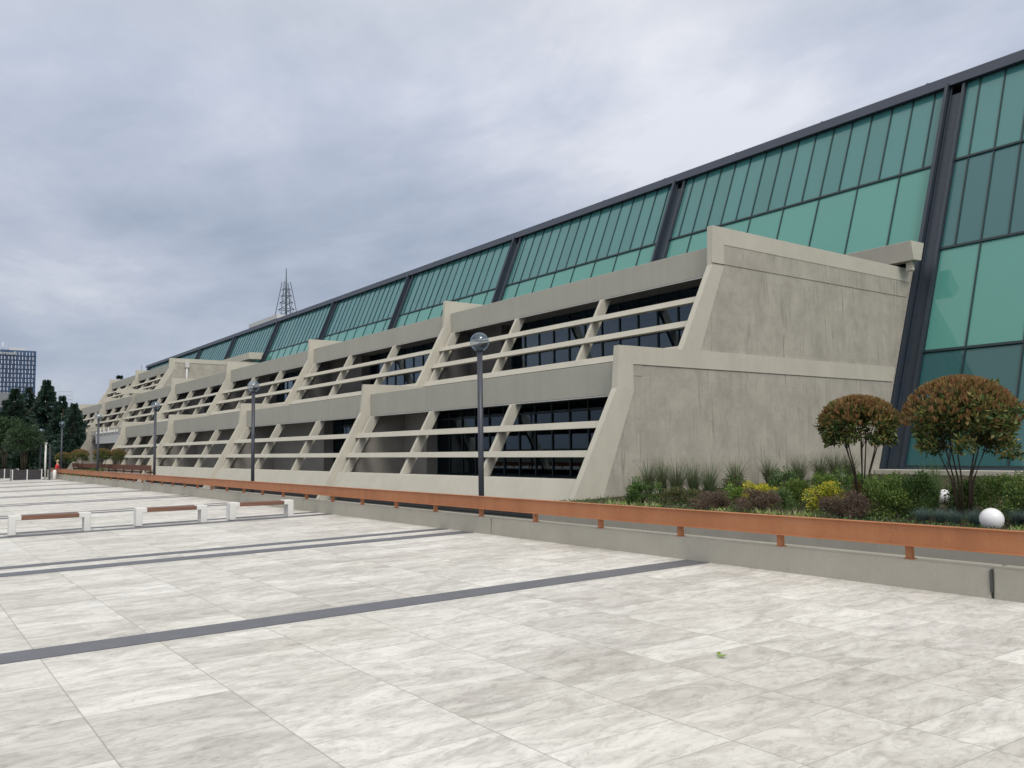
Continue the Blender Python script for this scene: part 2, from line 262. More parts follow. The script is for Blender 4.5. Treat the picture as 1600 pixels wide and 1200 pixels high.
# ------------------------------------------------------------------ mesh helpers
class MB:
    def __init__(s): s.v = []; s.f = []; s.mi = []; s.sm = []
    def face(s, idx, mi=0, sm=False): s.f.append(tuple(idx)); s.mi.append(mi); s.sm.append(sm)
    def poly(s, pts, mi=0):
        k = len(s.v); s.v += [tuple(p) for p in pts]; s.face(range(k, k+len(pts)), mi)
    def box(s, x0, x1, y0, y1, z0, z1, mi=0):
        k = len(s.v); s.v += [(x, y, z) for z in (z0, z1) for y in (y0, y1) for x in (x0, x1)]
        for q in ((0, 2, 3, 1), (4, 5, 7, 6), (0, 1, 5, 4), (1, 3, 7, 5), (3, 2, 6, 7), (2, 0, 4, 6)): s.face([k+i for i in q], mi)
    def prism(s, yz, x0, x1, mi=0):      # polygon in (y,z), counter-clockwise seen from +X, extruded along X
        k = len(s.v); n_ = len(yz)
        s.v += [(x0, y, z) for y, z in yz] + [(x1, y, z) for y, z in yz]
        s.face([k+i for i in range(n_)][::-1], mi); s.face([k+n_+i for i in range(n_)], mi)
        for i in range(n_):
            j = (i+1) % n_; s.face((k+i, k+j, k+n_+j, k+n_+i), mi)
    def tube(s, pts, rad, n_=8, mi=0, cap=True, sm=True):
        pts = [Vector(p) for p in pts]; k = len(s.v)
        for i, p in enumerate(pts):
            d = (pts[min(i+1, len(pts)-1)] - pts[max(i-1, 0)]).normalized()
            a = d.cross(Vector((0, 0, 1)) if abs(d.z) < 0.95 else Vector((1, 0, 0))).normalized(); b_ = d.cross(a)
            rr_ = rad[i] if isinstance(rad, (list, tuple)) else rad
            for q in range(n_):
                an = 2*math.pi*q/n_; s.v.append(tuple(p + a*math.cos(an)*rr_ + b_*math.sin(an)*rr_))
        for i in range(len(pts)-1):
            for q in range(n_):
                q2 = (q+1) % n_; s.face((k+i*n_+q, k+i*n_+q2, k+(i+1)*n_+q2, k+(i+1)*n_+q), mi, sm)
        if cap:
            s.face([k+q for q in range(n_)][::-1], mi); s.face([k+(len(pts)-1)*n_+q for q in range(n_)], mi)
    def lathe(s, c, prof, n_=20, mi=0, sm=True):
        k = len(s.v)
        for r_, z in prof:
            for q in range(n_):
                an = 2*math.pi*q/n_; s.v.append((c[0]+r_*math.cos(an), c[1]+r_*math.sin(an), c[2]+z))
        for i in range(len(prof)-1):
            for q in range(n_):
                q2 = (q+1) % n_; s.face((k+i*n_+q, k+i*n_+q2, k+(i+1)*n_+q2, k+(i+1)*n_+q), mi, sm)
        s.face([k+q for q in range(n_)][::-1], mi); s.face([k+(len(prof)-1)*n_+q for q in range(n_)], mi)
    def leaf(s, p, d, up_, ln, wd, mi=0):
        d = d.normalized(); sd_ = d.cross(up_); 
        if sd_.length < 1e-4: sd_ = d.cross(Vector((1, 0, 0)))
        sd_.normalize(); k = len(s.v)
        s.v += [tuple(p), tuple(p+d*ln*0.5+sd_*wd*0.5), tuple(p+d*ln), tuple(p+d*ln*0.5-sd_*wd*0.5)]
        s.face((k, k+1, k+2, k+3), mi)
    def build(s, name, mats, parent=None, bevel=0.0, loc=None, lift=H):
        me = bpy.data.meshes.new(name)
        o = bpy.data.objects.new(name, me)
        org = Vector(loc) if loc is not None else Vector((0, 0, 0))
        po = Vector((0, 0, 0)); q = parent
        while q is not None: po += q.location; q = q.parent
        base = org if parent is None else po
        me.from_pydata([(x-base.x, y-base.y, z+lift-base.z) for x, y, z in s.v], [], s.f)
        for mm in (mats if isinstance(mats, (list, tuple)) else [mats]): me.materials.append(mm)
        me.polygons.foreach_set('material_index', s.mi); me.polygons.foreach_set('use_smooth', s.sm)
        me.update()
        if parent is not None: o.parent = parent
        else: o.location = org
        if bevel:
            bv = o.modifiers.new('bevel', 'BEVEL'); bv.width = bevel; bv.segments = 2; bv.limit_method = 'ANGLE'; bv.angle_limit = R(40)
        C.objects.link(o); return o
def tag(o, label=None, cat=None, group=None, kind=None):
    for a, b_ in (('label', label), ('category', cat), ('group', group), ('kind', kind)):
        if b_: o[a] = b_
    return o
def empty(name, loc, label, cat, group=None):
    o = bpy.data.objects.new(name, None); o.location = loc; C.objects.link(o); o.empty_display_size = 0.3
    return tag(o, label, cat, group)
def copy_tree(o, parent=None):
    c = o.copy(); C.objects.link(c)
    if parent is not None: c.parent = parent
    for ch in list(o.children): copy_tree(ch, c)
    return c
def rnd(a, b_): return random.uniform(a, b_)
def rdir():
    while True:
        p = Vector((rnd(-1, 1), rnd(-1, 1), rnd(-1, 1)))
        if 0.05 < p.length < 1: return p.normalized()

S_ = 0.01297
def pz(y): return -1.6 + S_*y               # height of the paving (relative to the eye) at y
ZP = -2.12                                   # service path behind the kerb
KY = 8.45                                    # kerb face
# ------------------------------------------------------------------ ground
b = MB(); b.poly([(-3000, -3000, -2.6), (3000, -3000, -2.6), (3000, 3000, -2.6), (-3000, 3000, -2.6)])
tag(b.build('ground', M['ground']), kind='structure')
b = MB(); b.poly([(-150, KY-0.2, ZP), (30, KY-0.2, ZP), (30, 34, ZP), (-150, 34, ZP)])
tag(b.build('service_path', M['asphalt']), kind='structure')
b = MB()
px0, px1, py0 = -66.0, 14.0, -40.0
b.v += [(px0, py0, pz(py0)), (px1, py0, pz(py0)), (px1, KY+0.1, pz(KY+0.1)), (px0, KY+0.1, pz(KY+0.1)),
        (px0, py0, -2.7), (px1, py0, -2.7), (px1, KY+0.1, -2.7), (px0, KY+0.1, -2.7)]
for q in ((0, 1, 2, 3), (0, 4, 5, 1), (1, 5, 6, 2), (2, 6, 7, 3), (3, 7, 4, 0)): b.face(q)
tag(b.build('plaza', M['plaza']), kind='structure')
b = MB()
def stripe(xa, xb):
    y0, y1 = -30.0, KY
    b.poly([(xa+0.053*y0, y0, pz(y0)+0.004), (xb+0.053*y0, y0, pz(y0)+0.004), (xb+0.053*y1, y1, pz(y1)+0.004), (xa+0.053*y1, y1, pz(y1)+0.004)])
stripe(-8.04, -7.64)
c0 = -13.58
for i in range(9):
    cc = c0 - 5.86*i + (-0.12 if i == 1 else 0)
    stripe(cc-0.60, cc-0.29); stripe(cc+0.17, cc+0.57)
stripe(-2.18, -1.78) if False else None
tag(b.build('paving_stripes', M['stripe']), kind='structure')
# a fallen leaf on the paving
b = MB(); b.leaf(Vector((-4.10, 4.86, pz(4.86)+0.012)), Vector((0.3, 1, 0.1)), Vector((0, 0, 1)), 0.09, 0.05); b.leaf(Vector((-4.12, 4.90, pz(4.9)+0.012)), Vector((-0.6, 1, 0.3)), Vector((0, 0.2, 1)), 0.06, 0.04)
tag(b.build('fallen_leaf', M['l_lime'], loc=(-4.10, 4.86, H+pz(4.86))), 'small green fallen leaf lying on the pale paving', 'leaf')
# ------------------------------------------------------------------ kerb wall
kr = empty('kerb_wall', (-24, KY, H-1.49), 'long low grey concrete wall edging the pale plaza under the orange rail', 'wall')
ktop = -1.198
joints = [14.0, -3.78]
x = -3.78
while x > -60: x -= 8.3; joints.append(max(x, -63.6))
for i in range(len(joints)-1):
    a, c_ = joints[i], joints[i+1]
    if a-c_ < 0.5: continue
    b = MB(); b.prism([(KY, -1.60), (KY+0.32, -1.60), (KY+0.32, ktop), (KY+0.02, ktop)], c_+0.012, a-0.012)
    b.build('wall_segment', M['kerb'], kr, 0.02)
    b = MB(); b.box(c_-0.006 if i < len(joints)-2 else c_+0.02, c_+0.0119 if i < len(joints)-2 else c_+0.03, KY+0.03, KY+0.30, -1.60, ktop-0.02)
    if i == 0:
        b.box(c_-0.006, c_+0.012, KY-0.004, KY+0.02, -1.43, ktop-0.03)
    b.build('joint_seal', M['asphalt'], kr)
b = MB(); b.box(-63.6, 14, KY+0.02, KY+0.30, -2.4, -1.6); b.build('footing', M['kerb'], kr)
# ------------------------------------------------------------------ orange rail on posts
rl = empty('guard_rail', (-24, KY, H+ktop), 'long orange painted steel channel rail on short posts above the low wall', 'railing')
segs = [14.0, -37.2, -62.4]
for i in range(len(segs)-1):
    a, c_ = segs[i], segs[i+1]
    b = MB()   # a C channel: web with two flanges
    yb = KY-0.02; zt, zb = -0.836, -1.058
    b.prism([(yb, zb), (yb+0.10, zb), (yb+0.10, zb+0.012), (yb+0.012, zb+0.012), (yb+0.012, zt-0.012), (yb+0.10, zt-0.012), (yb+0.10, zt), (yb, zt)], c_+0.01, a-0.01)
    b.prism([(yb-0.022, zt-0.004), (yb, zt-0.016), (yb, zt+0.002), (yb-0.022, zt+0.002)], c_+0.01, a-0.01)
    b.prism([(yb-0.014, zb), (yb, zb), (yb, zb+0.014), (yb-0.014, zb+0.008)], c_+0.01, a-0.01)
    b.build('rail_beam', M['rail'], rl)
x = -4.60+1.57*11
while x > -62:
    b = MB(); b.box(x-0.032, x+0.032, KY+0.045, KY+0.105, ktop-0.001, -1.059); b.box(x-0.05, x+0.05, KY+0.035, KY+0.125, ktop-0.001, ktop+0.008)
    b.build('post', M['rail'], rl); x -= 1.57
b = MB(); b.box(-63.3, -62.9, KY-0.05, KY+0.30, -1.6, -0.92); b.build('end_post', M['kerb'], rl, 0.02)
# ------------------------------------------------------------------ benches
def make_bench():
    root = empty('bench', (0, 0, 0), None, None)
    for s in (-1, 1):
        b = MB(); L = 0.73
                # inverted L: leg with a short arm carrying the seat
        b.prism([(s*L, 0), (s*(L-0.13), 0), (s*(L-0.13), 0.285), (s*(L-0.22), 0.285), (s*(L-0.22), 0.385), (s*L, 0.385)][::1 if s < 0 else -1], -0.165, 0.165)
        b.build('leg', M['bench_leg'], root, 0.012, lift=0)
    b = MB()
    for q in range(4): b.box(-0.155+q*0.079, -0.155+q*0.079+0.070, -0.509, 0.509, 0.29, 0.375)
    b.build('seat', M['wood'], root, 0.006, lift=0); return root
bn = make_bench()
for i, (x, y, lb) in enumerate([(-19.32, 2.64, 'white bench with brown timber seat, leftmost of the three in a row on the plaza'),
                            (-19.28, 4.97, 'white bench with brown timber seat, standing in the middle of the row of three'),
                            (-19.10, 6.90, 'white bench with brown timber seat, nearest to the orange rail')]):
    o = bn if i == 0 else copy_tree(bn)
    o.location = (x, y, H+pz(y)+0.004); o.rotation_euler.z = R(-3)
    tag(o, lb, 'bench', 'benches in a row on the plaza')
# ------------------------------------------------------------------ street lamps
def make_lamp(h):
    root = empty('street_lamp', (0, 0, 0), None, None)
    b = MB(); b.tube([(0, 0, 0), (0, 0, h-0.36)], 0.056, 14); b.lathe((0, 0, 0), [(0.11, 0), (0.11, 0.02), (0.075, 0.03), (0.075, 0.5), (0.052, 0.53)], 14)
    b.build('pole', M['pole'], root, lift=0)
    b = MB(); b.lathe((0, 0, h-0.38), [(0.052, 0), (0.075, 0.01), (0.075, 0.05), (0.06, 0.06), (0.03, 0.08), (0.028, 0.20), (0.012, 0.22)], 14)
    b.build('lamp_holder', M['pole'], root, lift=0)
    b = MB(); b.lathe((0, 0, h-0.21), [(0.022, -0.02), (0.04, 0.0), (0.04, 0.05), (0.02, 0.07)], 12); b.build('bulb', M['white_paint'], root, lift=0)
    b = MB(); r_ = 0.19; b.lathe((0, 0, h-r_), [(r_*math.sin(a), -r_*math.cos(a)) for a in [R(18+ i*(162-0.1)/16) for i in range(17)]], 28)
    b.build('globe', M['globe'], root, lift=0)
    b = MB(); b.lathe((0, 0, h-r_), [(0.10, 0.02), (0.165, 0.028), (0.165, 0.034), (0.10, 0.03)], 24); b.build('reflector', M['cladding'], root, lift=0)
    return root
lh = 4.45
lp = make_lamp(lh)
LY = 9.4
lamps = [(-13.72, LY, ZP, 'nearest and tallest looking globe lamp on a dark pole behind the orange rail'),
         (-26.75, LY, ZP, 'second nearest globe lamp on a dark pole behind the rail'),
         (-39.3, LY, ZP, 'third globe lamp from the right along the orange rail'),
         (-52.0, LY, ZP, 'fourth globe lamp from the right, in front of the sign with white letters'),
         (-64.6, LY, ZP, 'fifth globe lamp from the right, next to the person in red')]
for i, (x, y, z, lb) in enumerate(lamps):
    o = lp if i == 0 else copy_tree(lp)
    o.location = (x, y, z+H); tag(o, lb, 'street lamp', 'globe street lamps along the rail')
for x, y, z in [(-26.75, LY, 0)]:
    pass
b = MB(); lamp6 = make_lamp(3.2); lamp6.location = (-59.9, 7.55, H+pz(7.55)); tag(lamp6, 'shortest looking globe lamp on the plaza beside the dark planters', 'street lamp', 'globe street lamps along the rail')
b = MB(); b.tube([(-59.3, 7.75, -1.5), (-59.3, 7.75, 0.75)], 0.055, 12); b.box(-59.38, -59.22, 7.67, 7.83, 0.75, 0.80)
tag(b.build('white_post', M['white_paint'], loc=(-59.3, 7.75, 0.1)), 'slim white post on the plaza next to the shortest lamp', 'post')
b = MB(); b.box(-58.98, -58.88, 7.90, 8.00, -1.5, 0.62); b.box(-59.03, -58.83, 7.85, 8.05, -1.5, -1.47)
tag(b.build('black_post', M['pole'], loc=(-58.93, 7.95, 0.1)), 'square black post beside the slim white post', 'post')
b = MB(); b.lathe((-58.0, 8.1, -1.50), [(0.10, 0), (0.10, 0.55), (0.08, 0.60), (0.02, 0.62)], 14)
tag(b.build('bollard', M['white_paint'], loc=(-58.0, 8.1, 0.1)), 'short white bollard at the far end of the low wall', 'bollard')

# ================================================================== the building
hall = empty('conference_centre', (-60, 18, H+ZP), 'long terraced concrete building with louvred bays and a leaning green glass wall', 'building')
NB = 11
X = [-18 - k*(16.82 - 0.018*k) for k in range(NB+2)]
def gy(z): return 31.8 + 0.411*(z+1.14)
TZ = dict(low=dict(f=(15.0, -2.3, 17.25, 1.76), top=(17.38, 3.05), par=(17.70, 1.60, 2.60), sl=((0.585, 0.80), (-0.285, -0.085)), sill=(-1.78, -0.93)),
          up=dict(f=(20.15, 3.07, 21.75, 6.02), top=(21.82, 7.36), par=(22.12, 5.78, 6.74), sl=((4.80, 5.01), (3.94, 4.155)), sill=(3.03, 3.275)),
          third=dict(f=(24.1, 7.38, 25.70, 9.95), top=(25.77, 11.15), par=(26.05, 9.68, 10.62), sl=((8.86, 9.06), (8.08, 8.28)), sill=(7.36, 7.56)))
def fin_poly(t):
    p = [(14.9, -2.5), (17.25, 1.76), (17.38, 3.05)]
    if t >= 2: p += [(20.15, 3.07), (21.75, 6.02), (21.82, 7.36)]
    if t >= 3: p += [(24.1, 7.38), (25.70, 9.95), (25.77, 11.15)]
    zt = (3.05, 7.36, 11.15)[t-1]; yb = gy(zt)-0.42 if t > 1 else 24.0
    p += [(yb, zt), ((gy(-2.5)-0.42) if t > 1 else 24.0, -2.5)]
    return p[::-1]
for k in range(NB+1):
    t = 3 if k in (5, 6, 7) else (2 if k <= 9 else 1)
    b = MB()
    if k == 0: b.prism([(y+(0.05 if i_ not in (0, 1) else 0), z-(0.03 if z > -2 else 0)) for i_, (y, z) in enumerate(fin_poly(t))], X[k]-0.20, X[k]-0.035)
    else: b.prism(fin_poly(t), X[k]-0.22, X[k])
    b.build('fin_wall' if k else 'end_wall', M['paint'] if k not in (0, 5) else M['raw'], hall, 0.012)
def border(k, t, x0, x1, name='border_band'):
    # raised smooth border round the raw concrete field of an end wall
    pieces = [[(14.9, -2.5), (16.15, -2.5), (17.96, 1.70), (17.95, 2.50), (17.38, 3.05), (17.25, 1.76)],
              [(17.95, 2.50), (32.7, 2.50), (32.95, 3.09), (21.03, 3.09), (20.15, 3.07), (17.38, 3.05)],
              [(20.15, 3.07), (21.03, 3.09), (22.345, 6.03), (21.75, 6.02)],
              [(21.752, 6.09), (22.38, 6.10), (22.38, 6.77), (34.45, 6.79), (34.65, 7.36), (21.82, 7.36)]]
    b = MB()
    for p in pieces:
        b.prism(p, x0, x1)
    b.build(name, M['paint'], hall, 0.0)
border(0, 2, X[0]-0.035, X[0])
# front edge strip of the end wall in the same paint, upper field panel set slightly forward of the lower one
b = MB(); b.prism([(14.9, -2.5), (14.96, -2.5), (17.31, 1.76), (17.44, 3.02), (20.2, 3.02), (20.2, 3.07), (17.38, 3.05), (17.25, 1.76)][::-1][::-1], X[0]-0.225, X[0]-0.036)
b.prism([(20.15, 3.07), (20.22, 3.07), (21.82, 6.02), (21.88, 7.31), (34.6, 7.31), (34.6, 7.36), (21.82, 7.36), (21.75, 6.02)], X[0]-0.225, X[0]-0.036)
b.build('edge_band', M['paint'], hall)
b = MB(); b.prism([(22.38, 6.10), (34.15, 6.12), (34.45, 6.79), (22.38, 6.77)], X[0]-0.034, X[0]-0.014); b.build('upper_panel', M['raw'], hall)
b = MB(); b.prism([(17.95, 2.50-0.35), (18.35, 2.15), (18.35, 2.5-0.002), (17.952, 2.498)], X[0]-0.033, X[0]-0.022); b.build('patch_panel', M['raw'], hall)
# third-tier end wall at fin 5
b = MB()
b.prism([(24.1, 7.38), (24.9, 7.38), (26.35, 9.9), (26.35, 10.65), (36.2, 10.65), (36.4, 11.15), (25.77, 11.15), (25.70, 9.95)], X[5]+0.001, X[5]+0.04)
b.prism([(20.1, 6.9), (35.0, 6.9), (35.1, 7.36), (21.82, 7.38), (20.2, 7.36)], X[5]+0.001, X[5]+0.04)
b.build('border_band', M['paint'], hall)
b = MB(); b.tube([(X[5]+0.14, 27.7, 7.0), (X[5]+0.14, 27.7, 10.2)], 0.13, 10); b.box(X[5]+0.02, X[5]+0.34, 27.48, 27.92, 10.1, 10.75); b.build('downpipe', M['cladding'], hall)

def bay(tier, k, louvres=True, wallw=4.0, deep=2.2):
    P = TZ[tier]; xr, xl = X[k]-0.221, X[k+1]+0.001
    fy0, fz0, fy1, fz1 = P['f']; sl_ = (fy1-fy0)/(fz1-fz0)
    yo = lambda z: fy0 + sl_*(z-fz0) + 0.33
    py, pz0, pz1 = P['par']
    b = MB(); b.box(xl, xr, py, py+0.22, pz0, pz1); b.build('parapet', M['parapet'], hall, 0.012)
    b = MB(); b.box(xl, xr, py+0.015, py+0.06, pz0-0.035, pz0-0.001); b.build('drip_trim', M['trim'], hall)
    zf = P['sill'][0] if tier != 'low' else -1.15
    
    if louvres:
        for z0, z1 in P['sl']:
            b = MB(); b.prism([(yo(z0), z0), (yo(z0)+0.30, z0), (yo(z1)+0.22, z1), (yo(z1), z1)], xl, xr); b.build('slat', M['paint'], hall, 0.012)
        z0, z1 = P['sill']
        b = MB(); b.prism([(yo(z0), z0), (yo(z0)+0.4, z0), (yo(z1)+0.4, z1), (yo(z1), z1)], xl, xr); b.build('sill_wall', M['paint'], hall, 0.015)
        if tier == 'low':
            b = MB(); b.box(xl, xr, yo(z0)+0.45, yo(z0)+0.7, -2.2, z0-0.002); b.build('plinth', M['soffit'], hall)
        zt = pz0-0.036
        for q in (0, 1, 2):
            xc = xl + 0.09 + 0.16 if q == 0 else xl + (xr-xl)*q/3.0
            b = MB(); zb = P['sill'][1]
            b.prism([(yo(zb)+0.10, zb), (yo(zb)+0.50, zb), (yo(zt)+0.56, zt), (yo(zt)+0.10, zt)], xc-0.075, xc+0.075); b.build('rib', M['paint'], hall, 0.01)
    # roof deck over the recess, its soffit and floor
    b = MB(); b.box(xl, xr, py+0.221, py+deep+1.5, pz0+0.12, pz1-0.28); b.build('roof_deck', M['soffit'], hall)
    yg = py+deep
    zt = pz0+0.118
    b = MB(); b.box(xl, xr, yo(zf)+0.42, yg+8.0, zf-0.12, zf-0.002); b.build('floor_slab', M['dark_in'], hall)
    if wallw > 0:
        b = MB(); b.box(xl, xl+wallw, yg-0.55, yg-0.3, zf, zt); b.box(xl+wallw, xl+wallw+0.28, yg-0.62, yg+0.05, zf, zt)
        b.prism([(yo(P['sill'][1])+0.5, zf), (yg-0.551, zf), (yg-0.551, zt), (yo(zt)+0.5, zt)], xl+0.002, xl+0.05)  # dark lining sheet on the fin side: recess shade put in as a panel
        b.build('recess_wall_shade_panel', M['wall_in'] if tier == 'low' else M['dim_in'], hall, 0.01)
    xw = xl+wallw+(0.281 if wallw > 0 else 0)
    if xr-xw > 1.0:
        wdw = MB(); wdw.poly([(xw, yg, zf), (xr, yg, zf), (xr, yg, zt), (xw, yg, zt)])
        wo = wdw.build('window', M['window' if tier != 'low' else 'window_low'], hall)
        b = MB(); n_ = max(1, round((xr-xw)/1.05)); 
        for q in range(n_+1):
            xx = xw + (xr-xw)*q/n_; xx = min(max(xx, xw+0.03), xr-0.03); b.box(xx-0.03, xx+0.03, yg-0.05, yg-0.003, zf, zt)
        b.box(xw, xr, yg-0.045, yg-0.004, zf+0.0, zf+0.08); b.box(xw, xr, yg-0.045, yg-0.004, zt-0.4, zt-0.33)
        b.build('frame', M['mullion'], wo)
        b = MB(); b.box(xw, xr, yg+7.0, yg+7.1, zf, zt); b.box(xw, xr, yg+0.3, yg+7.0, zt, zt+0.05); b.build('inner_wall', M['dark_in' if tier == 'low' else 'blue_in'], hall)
for k in range(NB):
    lw = {0: 1.9, 1: 7.5, 2: 12.5, 3: 15.6, 4: 13.0, 5: 12.0}.get(k, 9.0)
    bay('low', k, louvres=(k != 4), wallw=lw, deep=2.3)
    if k < 9: bay('up', k, wallw={0: 2.5, 1: 4.5}.get(k, 5.5), deep=1.7)
for k in (5, 6): bay('third', k, wallw=3.0, deep=1.7)
# decks behind the parapets reaching back to the glass
b = MB(); b.box(X[9]-0.5, X[0]-0.3, 24.5, 33.6, 6.05, 6.3); b.build('terrace_roof', M['soffit'], hall)
b = MB(); b.box(X[7]-0.2, X[5]-0.23, 28.0, 36.0, 9.9, 10.1); b.build('terrace_roof', M['soffit'], hall)
# entrance bay sign: pale backing panel and a row of white raised marks, a dark emblem on its left
xl, xr = X[5]+0.3, X[4]-0.5
b = MB(); b.box(xl+3.1, xr-0.3, 17.52, 17.66, 1.15, 2.05); sp_ = b.build('sign_panel', M['cladding'], hall)
b = MB(); marks = [(0.3, .30), (0.9, .25), (1.5, .25), (2.15, .62), (2.8, .28), (3.9, .66), (4.4, .30), (5.5, .30), (6.1, .60), (6.9, .34), (7.7, .32), (8.6, .36), (9.7, .38)]
for mx_, hh in marks:
    mx_ *= 1.05
    if mx_ + xl + 3.3 > xr-0.5: continue
    b.box(xl+3.3+mx_, xl+3.3+mx_+0.16, 17.44, 17.515, 2.10, 2.10+hh); b.box(xl+3.3+mx_+0.14, xl+3.3+mx_+0.42, 17.44, 17.515, 2.10+hh*0.0, 2.10+min(hh, .30)*0.35); b.box(xl+3.3+mx_+0.30, xl+3.3+mx_+0.42, 17.44, 17.515, 2.10, 2.10+min(hh, 0.28))
b.box(xl+3.3, xr-0.6, 17.47, 17.5, 2.06, 2.095)
b.build('sign_lettering', M['white_paint'], hall)
b = MB(); 
for q in range(7): b.prism([(17.5, 1.25+0.13*q), (17.6, 1.25+0.13*q), (17.6, 1.32+0.13*q), (17.5, 1.32+0.13*q)], xl+0.9+0.25*(q % 3), xl+2.2-0.3*((q+1) % 2))
b.build('sign_emblem', M['pole'], hall)

# ---- leaning green curtain wall
def gp(x, z, off=0.0): return (x, gy(z)-off*0.925, z+off*0.38)
ZT, Z1, Z2, Z3, ZB = 16.43, 12.42, 8.2, 3.68, -0.95
XF = [X[0]-0.25 - 16.82*(-3), ] 
cols = [X[0]+16.82*3, X[0]+16.82*2, X[0]+16.82] + [X[k] for k in range(0, 10)]
for ci in range(len(cols)-1):
    xr, xl = cols[ci]-0.05, cols[ci+1]+0.80
    rt = ci < 3
    rows = [(Z1, ZT, 'n', 0), (Z2, Z1, 'n' if rt else 'd', 2 if rt else 1)] + ([(Z3, Z2, 'd', 1), (ZB, Z3, 'd', 3)] if rt else [])
    L = xr-xl; p_ = (L-1.2)/14.0
    nar = [0.0] + [0.6+p_*q for q in range(15)] + [L]
    dbl = [0.0] + [nar[q] for q in (2, 4, 6, 8, 10, 12, 14)] + [L]
    b = MB(); f = MB()
    for z0, z1, ty, mi in rows:
        ed_ = nar if ty == 'n' else dbl
        for q in range(len(ed_)-1):
            xa, xb = xr-ed_[q+1], xr-ed_[q]
            j = [rnd(-0.008, 0.008) for _ in range(4)]
            k_ = len(b.v); b.v += [gp(xa, z0, j[0]), gp(xb, z0, j[1]), gp(xb, z1, j[2]), gp(xa, z1, j[3])]; b.face((k_, k_+1, k_+2, k_+3), mi)
        for e_ in ed_:
            xx = xr-e_; wv = 0.027
            xa, xb = max(xx-wv, xl-0.02), min(xx+wv, xr+0.02)
            k_ = len(f.v); f.v += [gp(xa, z0, 0.012), gp(xb, z0, 0.012), gp(xb, z1, 0.012), gp(xa, z1, 0.012), gp(xa, z0, 0.05), gp(xb, z0, 0.05), gp(xb, z1, 0.05), gp(xa, z1, 0.05)]
            for qd in ((4, 5, 6, 7), (0, 4, 7, 3), (1, 2, 6, 5)): f.face([k_+i_ for i_ in qd])
        for zz_ in (z0,) + ((z1,) if z1 == ZT else ()):
            k_ = len(f.v); f.v += [gp(xl-0.02, zz_-0.05, 0.012), gp(xr+0.02, zz_-0.05, 0.012), gp(xr+0.02, zz_+0.05, 0.012), gp(xl-0.02, zz_+0.05, 0.012),
                                   gp(xl-0.02, zz_-0.05, 0.075), gp(xr+0.02, zz_-0.05, 0.075), gp(xr+0.02, zz_+0.05, 0.075), gp(xl-0.02, zz_+0.05, 0.075)]
            for qd in ((4, 5, 6, 7), (3, 7, 6, 2), (0, 1, 5, 4), (0, 4, 7, 3), (1, 2, 6, 5)): f.face([k_+i_ for i_ in qd])
    g_ = b.build('glass_bay', [M['g_top'], M['g_mint'], M['g_teal'], M['g_low']], hall)
    f.build('mullions', M['mullion'], g_)
    if rt:
        b = MB(); b.prism([(gy(-1.0)-0.35, -1.02), (gy(-1.0)+0.3, -1.02), (gy(-1.0)+0.3, ZB), (gy(-1.0)-0.12, ZB)], xl, xr); b.build('glass_sill', M['steel'], hall)
    # column: a recessed web between two flanges, left flange standing proud
    zb_ = -1.3 if ci <= 3-1 else 6.3
def strip(b, x0, x1, z0, z1, o0, o1, mi=0):
    k_ = len(b.v)
    b.v += [gp(x0, z0, o0), gp(x1, z0, o0), gp(x1, z1, o0), gp(x0, z1, o0), gp(x0, z0, o1), gp(x1, z0, o1), gp(x1, z1, o1), gp(x0, z1, o1)]
    for qd in ((4, 5, 6, 7), (0, 3, 2, 1), (0, 4, 7, 3), (1, 2, 6, 5), (3, 7, 6, 2), (0, 1, 5, 4)): b.face([k_+i_ for i_ in qd], mi)
for ci, xc in enumerate(cols):
    z0 = -1.3 if ci < 4 else 6.3
    b = MB(); strip(b, xc-0.05, xc+0.10, z0, ZT, -0.05, 0.36); strip(b, xc+0.101, xc+0.68, z0, ZT-0.5, -0.05, 0.06); strip(b, xc+0.681, xc+0.80, z0, ZT, -0.05, 0.20); strip(b, xc+0.14, xc+0.20, z0, ZT-0.1, 0.061, 0.14)
    b.build('steel_column', M['steel'], hall)
b = MB(); x0, x1 = cols[-1]-2, cols[0]+1
b.prism([(gy(ZT)-0.32, ZT), (gy(ZT)+0.5, ZT), (gy(ZT)+0.5, ZT+0.50), (gy(ZT)-0.20, ZT+0.50)], x0, x1); b.build('roof_fascia', M['fascia'], hall)
b = MB(); b.box(x0, x1, gy(ZT)+0.5, 75, ZT+0.1, ZT+0.42); b.box(x0, x1, 74.7, 75, -2.4, ZT+0.1); b.box(x0, x0+0.3, 41, 74.7, -2.4, ZT+0.1); b.box(x1-0.3, x1, 41, 74.7, -2.4, ZT+0.1)
b.build('roof', M['fascia'], hall)
b = MB()
x = x1-2
while x > x0: b.box(x-0.05, x+0.05, gy(ZT)-0.2, gy(ZT)-0.1, ZT+0.50, ZT+0.53); x -= 5.6
b.build('roof_clips', M['steel'], hall)
# gutter beams where terrace roofs meet the glass
b = MB(); b.prism([(33.55, 7.52), (34.15, 7.55), (34.45, 8.33), (33.4, 8.30)], -36.0, -17.30); b.box(-17.78, -17.52, 33.80, 34.0, 7.15, 7.53); b.build('gutter_beam', M['paint'], hall, 0.012)
b = MB(); b.prism([(35.0, 11.5), (36.5, 11.5), (36.8, 12.35), (35.0, 12.3)], X[7]-1, X[5]+0.4); b.build('gutter_beam', M['paint'], hall, 0.012)
b = MB(); b.box(X[0]+0.01, cols[0], 31.0, 31.6, -1.6, -1.02); b.build('base_kerb', M['paint'], hall, 0.02)

